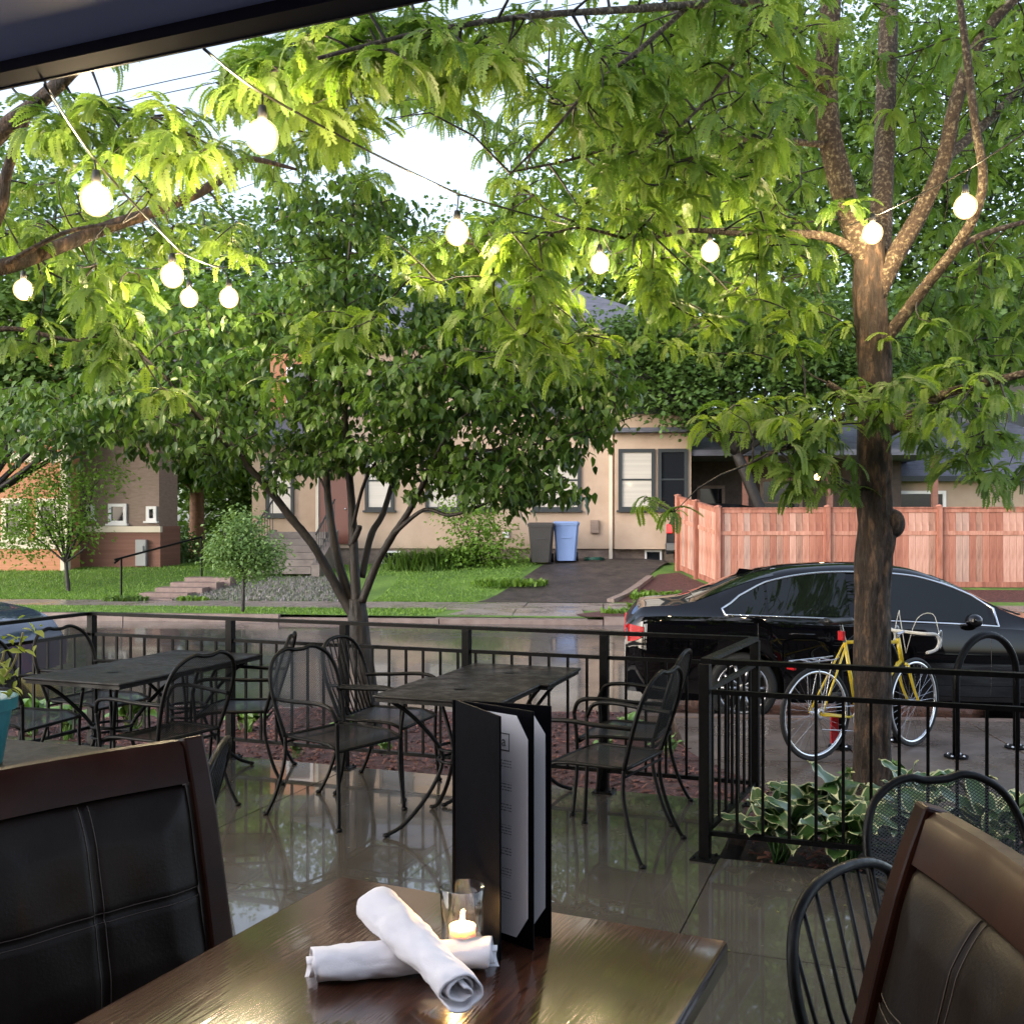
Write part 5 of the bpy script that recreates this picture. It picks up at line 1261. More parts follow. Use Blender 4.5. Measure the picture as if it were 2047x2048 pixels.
# plant in the teal pot
pot_leaf = leaf_mat('pot_leaf', (.16, .22, .03), (.34, .38, .07), tr=.4, rough=.5)
m = MB(); stems = []
pn_ = []
for k in range(5):
    e = Vector((.02 + .05 * k - .06, random.uniform(-.05, .05), .42 + .05 * math.sin(k * 2)))
    pth = smooth_path([(random.uniform(-.03, .05), random.uniform(-.03, .03), .21), (e.x * .6 + .02, e.y, .34), e], 4); m.tube(pth, .004, 5); stems += [q for q in pth[3:]]
m.build('stem', M('pot_stem', (.22, .18, .06), rough=.6), pr, 'all')
n = 90; ps = np.array([stems[random.randrange(len(stems))][:] for _ in range(n)]) + rng.normal(0, .035, (n, 3)) + np.array(pr.location)
scatter('foliage', OVATE, ps, rot_yaw_pitch(rng.uniform(0, 6.28, n), rng.normal(-.3, .4, n), rng.normal(0, .4, n)), rng.uniform(.03, .055, n), pot_leaf, pr, rng.uniform(0, 1, n))
# ------------------------------------------------------------------ cedar fence
cedar = []
for i, (c1, c2) in enumerate((((.26, .092, .052), (.44, .19, .13)), ((.30, .12, .075), (.53, .265, .185)), ((.19, .063, .038), (.38, .155, .10)), ((.36, .17, .115), (.58, .34, .26)), ((.24, .15, .12), (.50, .31, .24)), ((.16, .075, .05), (.44, .24, .17)))):
    cedar.append(M('cedar_%s' % ('plain', 'pale', 'dark', 'bleached', 'grey', 'stained')[i], c1, c2, rough=.7, scale=3, stretch=(4, 4, .7), bump=.4, bscale=14, bdist=.006))
def cedar_run(a, b, label, bays, h=1.8, first_post=True, last_post=True):
    a = Vector((a[0], a[1], 0)); b = Vector((b[0], b[1], 0)); d = b - a; L = d.length; d.normalize(); nrm = Vector((d.y, -d.x, 0))
    za, zb = yard_z(a.x, a.y), yard_z(b.x, b.y); zat = lambda f: za + (zb - za) * f
    root = empty('cedar_fence', (a.x, a.y, za), 0, label, 'fence', 'cedar fence runs across the street')
    nb_ = int(L / .142); meshes = {}
    for i in range(nb_):
        f = (i + .5) / nb_; q = a + d * (L * f); k = random.choice((0, 0, 1, 1, 2, 3, 3, 4, 5))
        if k not in meshes:
            mb = MB(); mb.box((0, 0, (h - .14) / 2), (.137, .018, h - .14), math.atan2(d.y, d.x)); meshes[k] = mb.mesh('board', cedar[k])
        o = link_mesh('board', meshes[k], root); o.location = q - a + Vector((0, 0, zat(f) - za + .06)) + nrm * random.uniform(-.003, .004)
    for z in (h * .68, ):
        mb = MB(); mb.bar(a + nrm * .022 + Vector((0, 0, za + z)), b + nrm * .022 + Vector((0, 0, zb + z)), .022, .09); mb.build('rail', cedar[1], root, world=True)
    mb = MB(); mb.bar(a + nrm * .020 + Vector((0, 0, za + h - .075)), b + nrm * .020 + Vector((0, 0, zb + h - .075)), .020, .09); mb.build('rail', cedar[0], root, world=True)
    mb = MB(); mb.bar(a + Vector((0, 0, za + h - .015)), b + Vector((0, 0, zb + h - .015)), .11, .03); mb.build('cap_rail', cedar[2], root, world=True)
    mb = MB(); mb.bar(a + nrm * .018 + Vector((0, 0, za + .09)), b + nrm * .018 + Vector((0, 0, zb + .09)), .016, .12); mb.build('kick_board', cedar[2], root, world=True)
    for i in range(bays + 1):
        if (i == 0 and not first_post) or (i == bays and not last_post): continue
        f = i / bays; q = a + d * (L * f) + nrm * .05
        mb = MB(); mb.box((q.x, q.y, zat(f) + h / 2), (.10, .10, h + .02), math.atan2(d.y, d.x)); po = mb.build('post', cedar[2 if i % 2 else 0], root, world=True)
        mb = MB(); mb.lathe([(.085, 0), (.085, .02), (.0001, .05)], (q.x, q.y, zat(f) + h + .012), 4); mb.build('post_cap', cedar[0], po, world=True)
    return root
C1 = (4.62, 23.6); C0 = (4.05, 25.4)
cedar_run(C1, (14.2, 22.75), 'long cedar plank fence facing the street behind the black sedan', 4)
cedar_run(C0, C1, 'cedar plank fence return running back along the driveway', 2, last_post=False)

# ------------------------------------------------------------------ houses
shing = M('roof_shingle', (.075, .08, .105), (.14, .145, .18), rough=.6, rough2=.8, scale=3, stretch=(1, 1, 8), bump=.5, bscale=9, bdist=.02)
shing_b = M('roof_shingle_brown', (.09, .07, .075), (.15, .12, .125), rough=.7, scale=3, stretch=(1, 1, 8), bump=.5, bscale=9, bdist=.02)
stucco = M('cream_stucco', (.38, .27, .19), (.50, .37, .27), rough=.85, scale=.9, detail=9, bump=.3, bscale=70, bdist=.006)
stone = M('foundation_stone', (.13, .095, .075), (.24, .18, .145), rough=.85, scale=5, bump=.8, bscale=9, bdist=.03)
orange = M('orange_siding', (.40, .165, .08), (.48, .22, .115), rough=.75, scale=2, stretch=(1, 1, 12), bump=.4, bscale=2.2, bdist=.02)
brown = M('brown_siding', (.17, .075, .052), (.22, .10, .072), rough=.75, scale=2, stretch=(.2, .2, 9), bump=.6, bscale=2.5, bdist=.02)
taupe = M('taupe_shingle_wall', (.20, .14, .105), (.26, .19, .15), rough=.8, scale=5, stretch=(1, 1, 5), bump=.4, bscale=5, bdist=.02)
cream_t = M('cream_trim', (.62, .54, .42), rough=.6); white_t = M('white_trim', (.72, .70, .68), rough=.55)
dark_t = M('dark_green_trim', (.018, .022, .022), rough=.5)
pale_w = M('pale_stucco', (.60, .47, .43), (.66, .53, .48), rough=.85, scale=2)
pane_d = M('window_glass_dark', (.012, .014, .017), rough=.06, spec=.6)
pane_l = M('window_blind', (.46, .42, .36), (.55, .50, .43), rough=.25, scale=1, stretch=(.1, .1, 14), coat=.8)
conc_t = M('porch_concrete', (.11, .088, .075), (.18, .15, .13), rough=.6, scale=3, bump=.4, bscale=30)
door_m = M('painted_door', (.16, .055, .035), rough=.4)

def house_frame(name, X, Y, z, rz, label): return empty(name, (X, Y, z), rz, label, 'house', 'houses across the street')
def hbox(root, name, x0, x1, y0, y1, z0, z1, mat, parent=None):
    mb = MB(); mb.box(((x0 + x1) / 2, (y0 + y1) / 2, (z0 + z1) / 2), (x1 - x0, y1 - y0, z1 - z0)); return mb.build(name, mat, parent or root)
def window(root, x0, x1, z0, z1, y, trim, pane, sash=True, fw=.09, mull=0, sill=True):
    """front face window at local plane y (facing -y): frame proud of the wall, pane set back in it"""
    mb = MB()
    for (a, b, c, d) in ((x0, x0 + fw, z0, z1), (x1 - fw, x1, z0, z1), (x0 + fw, x1 - fw, z1 - fw, z1), (x0 + fw, x1 - fw, z0, z0 + fw)):
        mb.box(((a + b) / 2, y - .028, (c + d) / 2), (b - a, .075, d - c))
    wn = mb.build('window', trim, root)
    mb = MB(); mb.box(((x0 + x1) / 2, y - .006, (z0 + z1) / 2), (x1 - x0 - 2 * fw + .002, .012, z1 - z0 - 2 * fw + .002)); mb.build('pane', pane, wn)
    if sash:
        mb = MB(); zc = (z0 + z1) / 2; mb.box(((x0 + x1) / 2, y - .02, zc), (x1 - x0 - 2 * fw, .03, .045))
        for k in range(mull):
            xx = x0 + (x1 - x0) * (k + 1) / (mull + 1); mb.box((xx, y - .022, (z0 + z1) / 2), (.03, .03, z1 - z0 - 2 * fw))
        mb.build('sash_bar', trim, wn)
    if sill:
        mb = MB(); mb.box(((x0 + x1) / 2, y - .06, z0 - .025), (x1 - x0 + .1, .13, .05)); mb.build('sill', trim, wn)
    return wn
def hip_roof(root, x0, x1, y0, y1, z, ridge, zr, mat, over=.45, name='roof'):
    x0 -= over; x1 += over; y0 -= over; y1 += over; (a, b) = ridge; ym = (y0 + y1) / 2
    mb = MB(); mb.add([(x0, y0, z), (x1, y0, z), (x1, y1, z), (x0, y1, z), (a, ym, zr), (b, ym, zr)], [(0, 1, 5, 4), (1, 2, 5), (2, 3, 4, 5), (3, 0, 4), (0, 3, 2, 1)])
    o = mb.build(name, mat, root)
    mb = MB()
    for (p, q) in (((x0, y0), (x1, y0)), ((x1, y0), (x1, y1)), ((x0, y0), (x0, y1))):
        mb.bar((p[0], p[1], z - .06), (q[0], q[1], z - .06), .05, .15)
    mb.build('fascia', dark_t, o); return o

# cream house in the middle
hz = .50
ch = house_frame('cream_house', 0.0, 28.3, hz, R(-4), 'cream stucco house with dark window frames behind the bins')
hbox(ch, 'wall', -5.4, 2.75, 0, 9, .33, 6.0, stucco)
hbox(ch, 'bay_wall', 2.75, 4.75, -.28, 6, .33, 6.0, stucco)
hbox(ch, 'foundation', -5.3, 2.78, .06, 8.9, -.6, .33, stone)
hbox(ch, 'foundation', 2.78, 4.7, .02, 5.9, -.6, .33, stone)
for (a, b, y, pm) in ((-4.0, -3.2, 0, pane_l), (-2.35, -1.4, 0, pane_l), (-1.3, -.5, 0, pane_l), (.55, 1.85, 0, pane_l), (2.84, 3.80, -.28, pane_l), (3.88, 4.66, -.28, pane_d)):
    window(ch, a, b, 1.36, 2.98, y, dark_t, pm)
for (a, b, y) in ((-3.6, -2.7, 0), (-1.2, -.3, 0), (.7, 1.6, 0), (2.05, 2.72, 0), (3.2, 4.2, -.28)):
    window(ch, a, b, 3.95, 5.4, y, dark_t, pane_d)
window(ch, -3.55, -3.0, -.12, .26, .06, white_t, pane_d, sash=False, fw=.05, sill=False); window(ch, 3.55, 4.0, -.05, .30, .02, white_t, pane_d, sash=False, fw=.05, sill=False)
hip_roof(ch, -5.4, 4.75, 0, 9, 6.0, (-1.2, .7), 8.6, shing, .5)
hbox(ch, 'belt_course', -5.41, 2.74, -.03, 0, 3.36, 3.56, stucco)
hbox(ch, 'bay_roof', 2.6, 4.95, -.62, -.281, 3.40, 3.52, shing)
hbox(ch, 'utility_box', 1.55, 1.68, -.08, -.001, .5, .66, white_t)
hbox(ch, 'downpipe', 2.60, 2.69, -.10, -.005, .0, 5.9, cream_t); hbox(ch, 'downpipe', -5.35, -5.27, -.09, -.005, .0, 5.9, cream_t)
hbox(ch, 'dryer_vent', -.25, -.08, -.07, -.002, .62, .78, white_t); hbox(ch, 'cable_box', 2.1, 2.32, -.10, -.002, .75, 1.1, taupe)
# entry wing at the left with stairs
hbox(ch, 'entry_wall', -7.3, -5.41, .5, 8, .33, 3.3, stucco); hbox(ch, 'entry_foundation', -7.2, -5.45, .55, 7.9, -.6, .33, conc_t)
hbox(ch, 'upper_wall', -7.3, -5.41, 2.2, 8, 3.31, 6.0, orange)
mb = MB(); mb.add([(-7.6, .1, 3.3), (-5.3, .1, 3.3), (-5.3, 2.2, 4.1), (-7.6, 2.2, 4.1), (-7.6, .1, 3.2), (-5.3, .1, 3.2), (-5.3, 2.2, 3.2), (-7.6, 2.2, 3.2)], [(0, 1, 2, 3), (4, 5, 1, 0), (5, 6, 2, 1), (7, 4, 0, 3), (7, 6, 5, 4)]); mb.build('porch_roof', shing, ch)
dr_ = hbox(ch, 'door', -5.25, -4.45, -.05, -.001, .45, 2.5, door_m); mb = MB(); mb.sphere((-4.53, -.08, 1.4), .03, 8, 6); mb.build('handle', steel, dr_)
window(ch, -6.9, -6.1, 1.2, 2.8, .5, dark_t, pane_l)
window(ch, -6.8, -6.0, 4.3, 5.6, 2.2, white_t, pane_d)
hbox(ch, 'right_porch_wall', 4.76, 11, 2.6, 9, .0, 3.0, M('dark_porch', (.05, .035, .03), (.08, .06, .05), rough=.8))
mb = MB(); mb.add([(4.6, -.2, 2.95), (11.4, -.2, 2.95), (11.4, 5, 4.2), (4.6, 5, 4.2), (4.6, -.2, 2.8), (11.4, -.2, 2.8), (11.4, 5, 2.8), (4.6, 5, 2.8)], [(0, 1, 2, 3), (4, 5, 1, 0), (5, 6, 2, 1), (7, 4, 0, 3), (7, 6, 5, 4)]); mb.build('carport_roof', shing, ch)
for x in (6.2, 8.4, 11.1): hbox(ch, 'porch_post', x - .07, x + .07, -.05, .09, -.5, 2.8, brown)
window(ch, 5.2, 6.0, .9, 2.1, 2.6, taupe, pane_d); window(ch, 7.0, 8.2, .9, 2.3, 2.6, taupe, pane_d)
# entry stairs with railing
es = empty('entry_stairs', (-5.6, 27.2, yard_z(-5.6, 27.2)), R(-4), 'concrete entry stairs with iron railing at the cream house', 'stairs')
for i in range(6):
    mb = MB(); mb.box((0, .15 * i - .9 + .6, .09 + .17 * i - .03), (1.5, 1.5 - .28 * i + .5, .168), bev=.006); mb.build('step', conc_t, es)
for sx in (-.8, .86):
    mb = MB(); mb.add([(sx - .1, -1.3, -.1), (sx + .1, -1.3, -.1), (sx + .1, .7, -.1), (sx - .1, .7, -.1), (sx - .1, -1.3, .2), (sx + .1, -1.3, .2), (sx + .1, .7, 1.05), (sx - .1, .7, 1.05)], [(0,3,2,1),(4,5,6,7),(0,1,5,4),(1,2,6,5),(2,3,7,6),(3,0,4,7)]); mb.build('cheek_wall', conc_t, es)
for sx in (-.8, .86):
    mb = MB(); mb.bar((sx, -1.25, .95), (sx, .7, 1.85), .035, .035); mb.build('handrail', dark_t, es)
    for k in range(9):
        f = k / 8; y = -1.2 + 1.85 * f; z0 = .18 + .87 * f * .97; mb = MB(); mb.bar((sx, y, z0 - .02), (sx, y, .97 + .85 * f), .018, .018); mb.build('baluster', dark_t, es)

# orange and brown house at left
oh = house_frame('orange_house', -15.6, 27.9, .22, R(-4), 'orange sided house with cream trimmed windows and brown rear wing')
hbox(oh, 'wall', -4.5, 3.9, 0, .75, .5, 6.2, orange); hbox(oh, 'lower_wall', -4.5, 3.9, -.03, .75, -.5, .5, orange)
hbox(oh, 'corner_board', 3.76, 3.96, -.06, .1, -.4, 6.2, cream_t); hbox(oh, 'belt_board', -4.5, 3.74, -.05, 0, .62, .80, cream_t); hbox(oh, 'belt_board', -4.5, 3.74, -.05, 0, 2.9, 3.15, cream_t)
for (a, b, z0, z1) in ((2.15, 2.85, .84, 1.95), (3.1, 3.72, .84, 1.95), (-.2, .8, .84, 1.95), (1.2, 1.9, .84, 1.95), (.6, 1.5, 3.25, 4.5), (2.3, 3.2, 3.25, 4.5)):
    window(oh, a, b, z0, z1, 0, cream_t, pane_d, fw=.13)
hip_roof(oh, -4.5, 3.9, 0, 2.2, 6.2, (-3, 2.5), 7.6, shing_b, .5)
hbox(oh, 'brown_wall', -4.4, 6.1, .80, 2.2, -.5, 1.21, brown); hbox(oh, 'shingle_wall', -4.4, 6.04, .86, 2.15, 1.211, 4.6, taupe); hbox(oh, 'belt_board', 3.97, 6.12, .74, .9, 1.05, 1.21, cream_t)
for (a, b, z0, z1) in ((4.02, 4.25, 1.4, 1.8), (4.65, 5.15, 1.28, 1.82), (5.7, 5.98, 1.35, 1.75)): window(oh, a, b, z0, z1, .86, white_t, pane_d, fw=.08, sash=False)
mb = MB(); mb.add([(3.97, .4, 4.6), (6.5, .4, 4.6), (6.5, 2.6, 6.0), (3.97, 2.6, 6.0), (3.97, .4, 4.45), (6.5, .4, 4.45), (6.5, 2.6, 4.45), (3.97, 2.6, 4.45)], [(0, 1, 2, 3), (4, 5, 1, 0), (5, 6, 2, 1), (7, 4, 0, 3), (7, 6, 5, 4)]); mb.build('rear_roof', shing_b, oh)
mb = MB(); mb.box((5.6, .74, .5), (.28, .12, .7)); mb.box((5.6, .66, .6), (.17, .05, .17)); mb.build('electric_meter', M('meter_grey', (.3, .3, .3), rough=.5), oh)

# pale house at far right
ph = house_frame('pale_house', 15.6, 36.0, .6, R(-4), 'pale pink house with blue grey lower roof at far right')
hbox(ph, 'wall', -2.2, 8, 0, 8, -.5, 6.6, pale_w)
for (a, b, z0, z1) in ((-.9, -.1, 3.9, 5.2), (1.2, 2.1, 3.4, 4.9), (3.2, 4.2, 3.4, 4.9)): window(ph, a, b, z0, z1, 0, white_t, pane_d)
hip_roof(ph, -2.2, 8, 0, 8, 6.6, (1, 4), 9, shing, .5)
gr = house_frame('garage', 13.4, 30.5, .45, R(-4), 'low garage with blue grey shingle roof behind the cedar fence')
gr['category'] = 'garage'
hbox(gr, 'wall', -3.6, 4.6, 0, 5, -.5, 2.35, M('garage_wall', (.34, .25, .18), (.40, .30, .22), rough=.85, scale=2)); hip_roof(gr, -3.6, 4.6, 0, 5, 2.4, (-.6, 2.0), 4.2, shing, .45)
window(gr, -2.2, -.8, .9, 2.0, 0, white_t, pane_d)
# lit porch lamp seen above the fence
pl = V(1541, 900, 28.9); lm = empty('porch_lamp', pl, 0, 'small lit porch lamp above the cedar fence', 'lamp')
mb = MB(); mb.sphere((0, 0, 0), .085, 12, 8); mb.build('globe', emit('porch_globe', (1.0, .62, .28), 9), lm, 'all')
mb = MB(); mb.lathe([(.03, .15), (.05, .12), (.04, .08), (.0001, .08)], seg=10); mb.tube([(0, 0, .13), (0, .12, .2), (0, 1.9, .2)], .02, 6); mb.build('bracket', dark_t, lm, 'all')

# front steps with handrail on the bank
fs_ = empty('front_steps', S(-10.0, 22.35, Z_FARW), -SA, 'brown stone steps climbing the lawn bank with iron handrail', 'steps')
step_m = M('step_stone', (.17, .115, .095), (.25, .175, .15), rough=.5, rough2=.7, scale=5, bump=.4, bscale=40)
for i in range(5):
    mb = MB(); mb.box((.16 * i, .22 + .46 * i, .035 + .092 * i - .25), (1.12, .46 + .012, .5), bev=.008); mb.build('step', step_m, fs_)
hr0, hr1 = Vector((-.63, .05, 0)), Vector((.30, 2.35, .40))
for q, h_ in ((hr0, .92), (hr1, .95)):
    mb = MB(); mb.tube([q + Vector((0, 0, -.1)), q + Vector((0, 0, h_))], .022, 8); mb.build('rail_post', black_iron, fs_)
mb = MB(); mb.tube(smooth_path([hr0 + Vector((-.10, -.12, .82)), hr0 + Vector((-.04, -.02, .90)), hr0 + Vector((0, 0, .93)), hr1 + Vector((0, 0, .96))], 4), .024, 8); mb.build('handrail', black_iron, fs_)
# ------------------------------------------------------------------ vehicles
def car_paint(name, c, flake=.0):
    return M(name, c, rough=.4, coat=1.0, coat_rough=.02, spec=.0)
paint_b = car_paint('black_paint', (.0015, .0015, .0022)); paint_s = car_paint('blue_grey_paint', (.035, .045, .075))
tyre_m = M('tyre_rubber', (.012, .012, .012), rough=.7, scale=30, bump=.3); glass_d = M('car_glass', (.006, .008, .008), rough=.02, spec=.5)
matte_b = M('dull_black_paint', (.004, .004, .005), rough=.5, spec=.15); glass_m = M('dull_dark_glass', (.006, .007, .008), rough=.35, spec=.2)
red_l = M('tail_lamp_red', (.50, .006, .010), rough=.35, spec=.3); rim_m = M('alloy_rim', (.45, .45, .47), rough=.3, metallic=1.0)
plast = M('black_plastic', (.010, .010, .011), rough=.45); lamp_c = M('headlamp_lens', (.70, .74, .78), rough=.08, coat=1.0)
def wheel(parent, x, y, z, r, side, spokes=10, rim_r=.235):
    """side: -1 faces -y (towards the viewer)"""
    w_ = empty('wheel', (x, y, z)); w_.parent = parent; Mx = Matrix.Rotation(R(90), 4, 'X') if side < 0 else Matrix.Rotation(R(-90), 4, 'X')
    mb = MB(); mb.lathe([(rim_r, -.10), (r - .03, -.11), (r - .005, -.09), (r, -.05), (r, .05), (r - .005, .09), (r - .03, .11), (rim_r, .105), (rim_r - .01, .06)], seg=36, M=Mx); mb.build('tyre', tyre_m, w_, 'all')
    mb = MB(); mb.lathe([(rim_r - .012, .05), (rim_r + .004, .104), (rim_r - .012, .11), (rim_r - .022, .085), (rim_r - .024, -.08)], seg=36, M=Mx)
    mb.lathe([(.0001, .092), (.035, .094), (.05, .075), (.05, .03)], seg=14, M=Mx)
    for k in range(spokes):
        a = 2 * math.pi * k / spokes
        p0 = Mx @ Vector((.035 * math.cos(a), .035 * math.sin(a), .08)); p1 = Mx @ Vector(((rim_r - .015) * math.cos(a), (rim_r - .015) * math.sin(a), .088))
        mb.bar(p0, p1, .028, .018, Mx.to_3x3() @ Vector((0, 0, 1)))
    mb.build('rim', rim_m, w_, 'all')
    mb = MB(); mb.lathe([(.0001, .01), (rim_r - .02, .01), (rim_r - .02, -.09), (.0001, -.09)], seg=24, M=Mx); mb.build('brake_disc', plast, w_)
    return w_
def sedan(name, loc, rz, label, paint, L=4.86, W=1.85, H=1.47, xr=1.08, xf=3.98, group='cars parked along the street'):
    """x runs from the tail (0) to the nose (L); y=-W/2 is the side towards the viewer; z=0 the road"""
    root = empty(name, loc, rz, label, 'car', group)
    R_ = .372; zc = .33
    def prof(xs, ys): return lambda x: float(np.interp(x, xs, ys))
    from_pts = lambda P_: prof([p[0] for p in P_], [p[1] for p in P_])
    def sm(P_, n=400):
        """smoothed interpolation"""
        xs = np.linspace(0, L, n); y = np.interp(xs, [p[0] for p in P_], [p[1] for p in P_]); k = np.ones(17) / 17
        yp = np.pad(y, 8, mode='edge'); y = np.convolve(yp, k, 'valid'); return prof(xs, y)
    top = sm([(0, .80), (.04, 1.0), (.12, 1.065), (.45, 1.09), (.62, 1.115), (.9, 1.235), (1.2, 1.36), (1.55, 1.44), (2.0, H), (2.35, H), (2.7, 1.435), (3.0, 1.33), (3.3, 1.17), (3.52, 1.04), (3.62, 1.0), (4.0, .955), (4.4, .885), (4.7, .78), (4.82, .66), (4.86, .55)])
    belt = sm([(0, .78), (.05, .96), (.3, .985), (1.0, .985), (2.0, .955), (3.0, .925), (3.5, .90), (4.0, .86), (4.5, .78), (4.8, .62), (4.86, .52)])
    hwid = sm([(0, .70), (.06, .80), (.25, .875), (.7, .915), (1.3, .925), (3.6, .925), (4.1, .90), (4.5, .83), (4.75, .72), (4.86, .58)])
    roofw = sm([(0, .62), (.5, .70), (.75, .66), (1.2, .60), (1.6, .575), (2.6, .575), (3.1, .62), (3.5, .70), (3.65, .74), (4.3, .70), (4.7, .60), (4.86, .5)])
    def bottom(x):
        z = .20 if .15 < x < L - .2 else .26
        for xw in (xr, xf):
            if abs(x - xw) < R_: z = max(z, zc + math.sqrt(R_ ** 2 - (x - xw) ** 2))
        return z
    xs = sorted(set([0, .02, .05, .09] + [round(v, 3) for v in np.arange(.14, L - .1, .055)] + [xw + R_ * math.cos(a) for xw in (xr, xf) for a in np.linspace(0, math.pi, 25)] + [L - .08, L - .04, L]))
    mb = MB(); rows = []
    def sect(x):
        zb = bottom(x); bz = max(belt(x), zb + .06); hw_ = hwid(x); tz = max(top(x), bz + .004); rw = min(roofw(x), hw_ - .02)
        mid = .58; 
        pts = [(0.0, zb + .02), (hw_ - .10, zb + .005), (hw_ - .015, zb)]
        z1 = max(zb + .02, min(.42, bz - .05)); pts.append((hw_ + .004, z1)); z2 = max(z1 + .01, min(.66, bz - .03)); pts.append((hw_ + .010, z2))
        z3 = max(z2 + .005, bz - .045); pts.append((hw_ - .004, z3)); pts.append((hw_ - .022, bz))
        g = (tz - bz)
        pts.append((hw_ - .05, bz + .012 * min(1, g / .1)))
        pts.append((rw + (hw_ - .05 - rw) * .45, bz + g * .52)); pts.append((rw + .03, bz + g * .86)); pts.append((rw - .06, tz - .018 * min(1, g / .1))); pts.append((rw * .5, tz - .004)); pts.append((0.0, tz))
        return pts
    for x in xs: rows.append(sect(x))
    k = len(rows[0]); vs = []
    for x, rw in zip(xs, rows):
        for (y, z) in rw: vs.append((x, -y, z))
        for (y, z) in reversed(rw[1:-1]): vs.append((x, y, z))
    kk = 2 * k - 2; fs = []
    for i in range(len(xs) - 1):
        for j in range(kk): fs.append((i * kk + j, (i + 1) * kk + j, (i + 1) * kk + (j + 1) % kk, i * kk + (j + 1) % kk))
    fs.append(tuple(range(kk))); fs.append(tuple((len(xs) - 1) * kk + j for j in range(kk - 1, -1, -1)))
    mb.add(vs, fs); mb.build('body', paint, root, True)
    # point on the upper side surface at (x, fraction of belt->roof)
    def side(x, f, off=.005, sg=-1):
        s_ = sect(x); q = [s_[7], s_[8], s_[9]]; zz = [q[0][1], q[1][1], q[2][1]]; z = zz[0] + (zz[2] - zz[0]) * f
        y = float(np.interp(z, zz, [p[0] for p in q])); return Vector((x, sg * (y + off), z))
    def dlo_top(x): return float(np.interp(x, [.92, 1.05, 1.3, 1.8, 2.4, 2.75, 3.0, 3.2, 3.34], [.25, .62, .88, .97, .99, .99, .99, .97, .80]))
    for sg in (-1, 1):
        segs = ((.98, 1.28), (1.31, 2.02), (2.10, 2.84), (2.84, 3.33))
        for i, (a, b) in enumerate(((.96, 1.30), (1.325, 2.06), (2.14, 3.30))):
            mb = MB(); n = 14; va = []
            for q in range(n + 1):
                x = a + (b - a) * q / n
                for f in (.03, .3, .6, 1): va.append(side(x, .03 + (dlo_top(x) - .03) * f, .006, sg))
            mb.add(va, [(q * 4 + j, q * 4 + 4 + j, q * 4 + 5 + j, q * 4 + 1 + j) for q in range(n) for j in range(3)]); mb.build('side_window', glass_d, root, 'all')
        low = [side(x, .015, .008, sg) for x in np.linspace(.93, 3.36, 24)]; up_ = [side(x, min(1.0, dlo_top(x) + .03), .008, sg) for x in np.linspace(3.36, .90, 30)]
        mb = MB(); mb.tube(low + up_, .011, 6, closed=True); mb.build('window_trim', chrome, root, 'all')
        mb = MB(); p = side(3.02, .0, .09, sg); p.x = 3.12; mb.sphere(p + Vector((0, 0, .045)), .1, 12, 8, (.75, 1.0, .62)); mb.tube([side(3.18, .0, -.02, sg), p], .025, 6); mb.build('wing_mirror', paint, root, 'all')
        for x in (1.62, 2.70):
            mb = MB(); y = sg * (hwid(x) + .022); mb.tube([(x - .11, y - sg * .02, .835), (x - .09, y, .838), (x + .09, y, .836), (x + .11, y - sg * .02, .833)], .012, 6); mb.build('door_handle', paint, root, 'all')
        # door seams
        mb = MB()
        for x in (1.22, 2.10, 3.28):
            pp = []
            for z in np.linspace(.30, .93, 8):
                s_ = sect(x); q = s_[2:8]; y = float(np.interp(z, [u[1] for u in q], [u[0] for u in q])); pp.append((x + (.10 if x == 1.22 and z < .6 else 0) * (.6 - z) * 3, sg * (y + .0005), z))
            mb.tube(pp, .0025, 4)
        mb.build('door_seam', plast, root)
        # tail lamp wrapping the corner
        mb = MB(); n = 8; va = []
        for q in range(n + 1):
            x = .03 + .15 * q / n
            for z in (.735 + .06 * (q / n) ** 2, .79, .84, .90 - .02 * (q / n)):
                s_ = sect(max(x, .05)); y = float(np.interp(z, [u[1] for u in s_[2:7]], [u[0] for u in s_[2:7]])); va.append((x - .01, sg * (y + .008), z if q else z))
        mb.add(va, [(q * 4 + j, q * 4 + 4 + j, q * 4 + 5 + j, q * 4 + 1 + j) for q in range(n) for j in range(3)])
        mb.box((.012, sg * .62, .82), (.05, .20, .13), bev=.02); mb.build('tail_lamp', red_l, root, 'all')
        mb = MB(); n = 8; va = []
        for q in range(n + 1):
            x = L - .52 + .40 * q / n
            for z in (.60, .66, .70):
                s_ = sect(x); y = float(np.interp(z - .05 * (q / n), [u[1] for u in s_[2:7]], [u[0] for u in s_[2:7]])); va.append((x, sg * (y + .008), z - .05 * (q / n)))
        mb.add(va, [(q * 3 + j, q * 3 + 3 + j, q * 3 + 4 + j, q * 3 + 1 + j) for q in range(n) for j in range(2)]); mb.build('headlight', lamp_c, root, 'all')
        for x in (xr, xf): wheel(root, x, sg * (W / 2 - .115), .325, .325, sg)
    # front and rear screens laid on the body's top surface
    for (a, b, nm) in ((.66, 1.40, 'rear_window'), (2.93, 3.56, 'windscreen')):
        mb = MB(); n, mm = 12, 12; va = []
        for q in range(n + 1):
            x = a + (b - a) * q / n; s_ = sect(x)
            ys = [u[0] for u in reversed(s_[8:])]; zs_ = [u[1] for u in reversed(s_[8:])]
            lim = s_[9][0] - .01
            for j in range(mm + 1):
                y = -lim + 2 * lim * j / mm; va.append((x, y, float(np.interp(abs(y), ys, zs_)) + .006))
        mb.add(va, [(q * (mm + 1) + j, (q + 1) * (mm + 1) + j, (q + 1) * (mm + 1) + j + 1, q * (mm + 1) + j + 1) for q in range(n) for j in range(mm)]); mb.build(nm, glass_d, root, 'all')
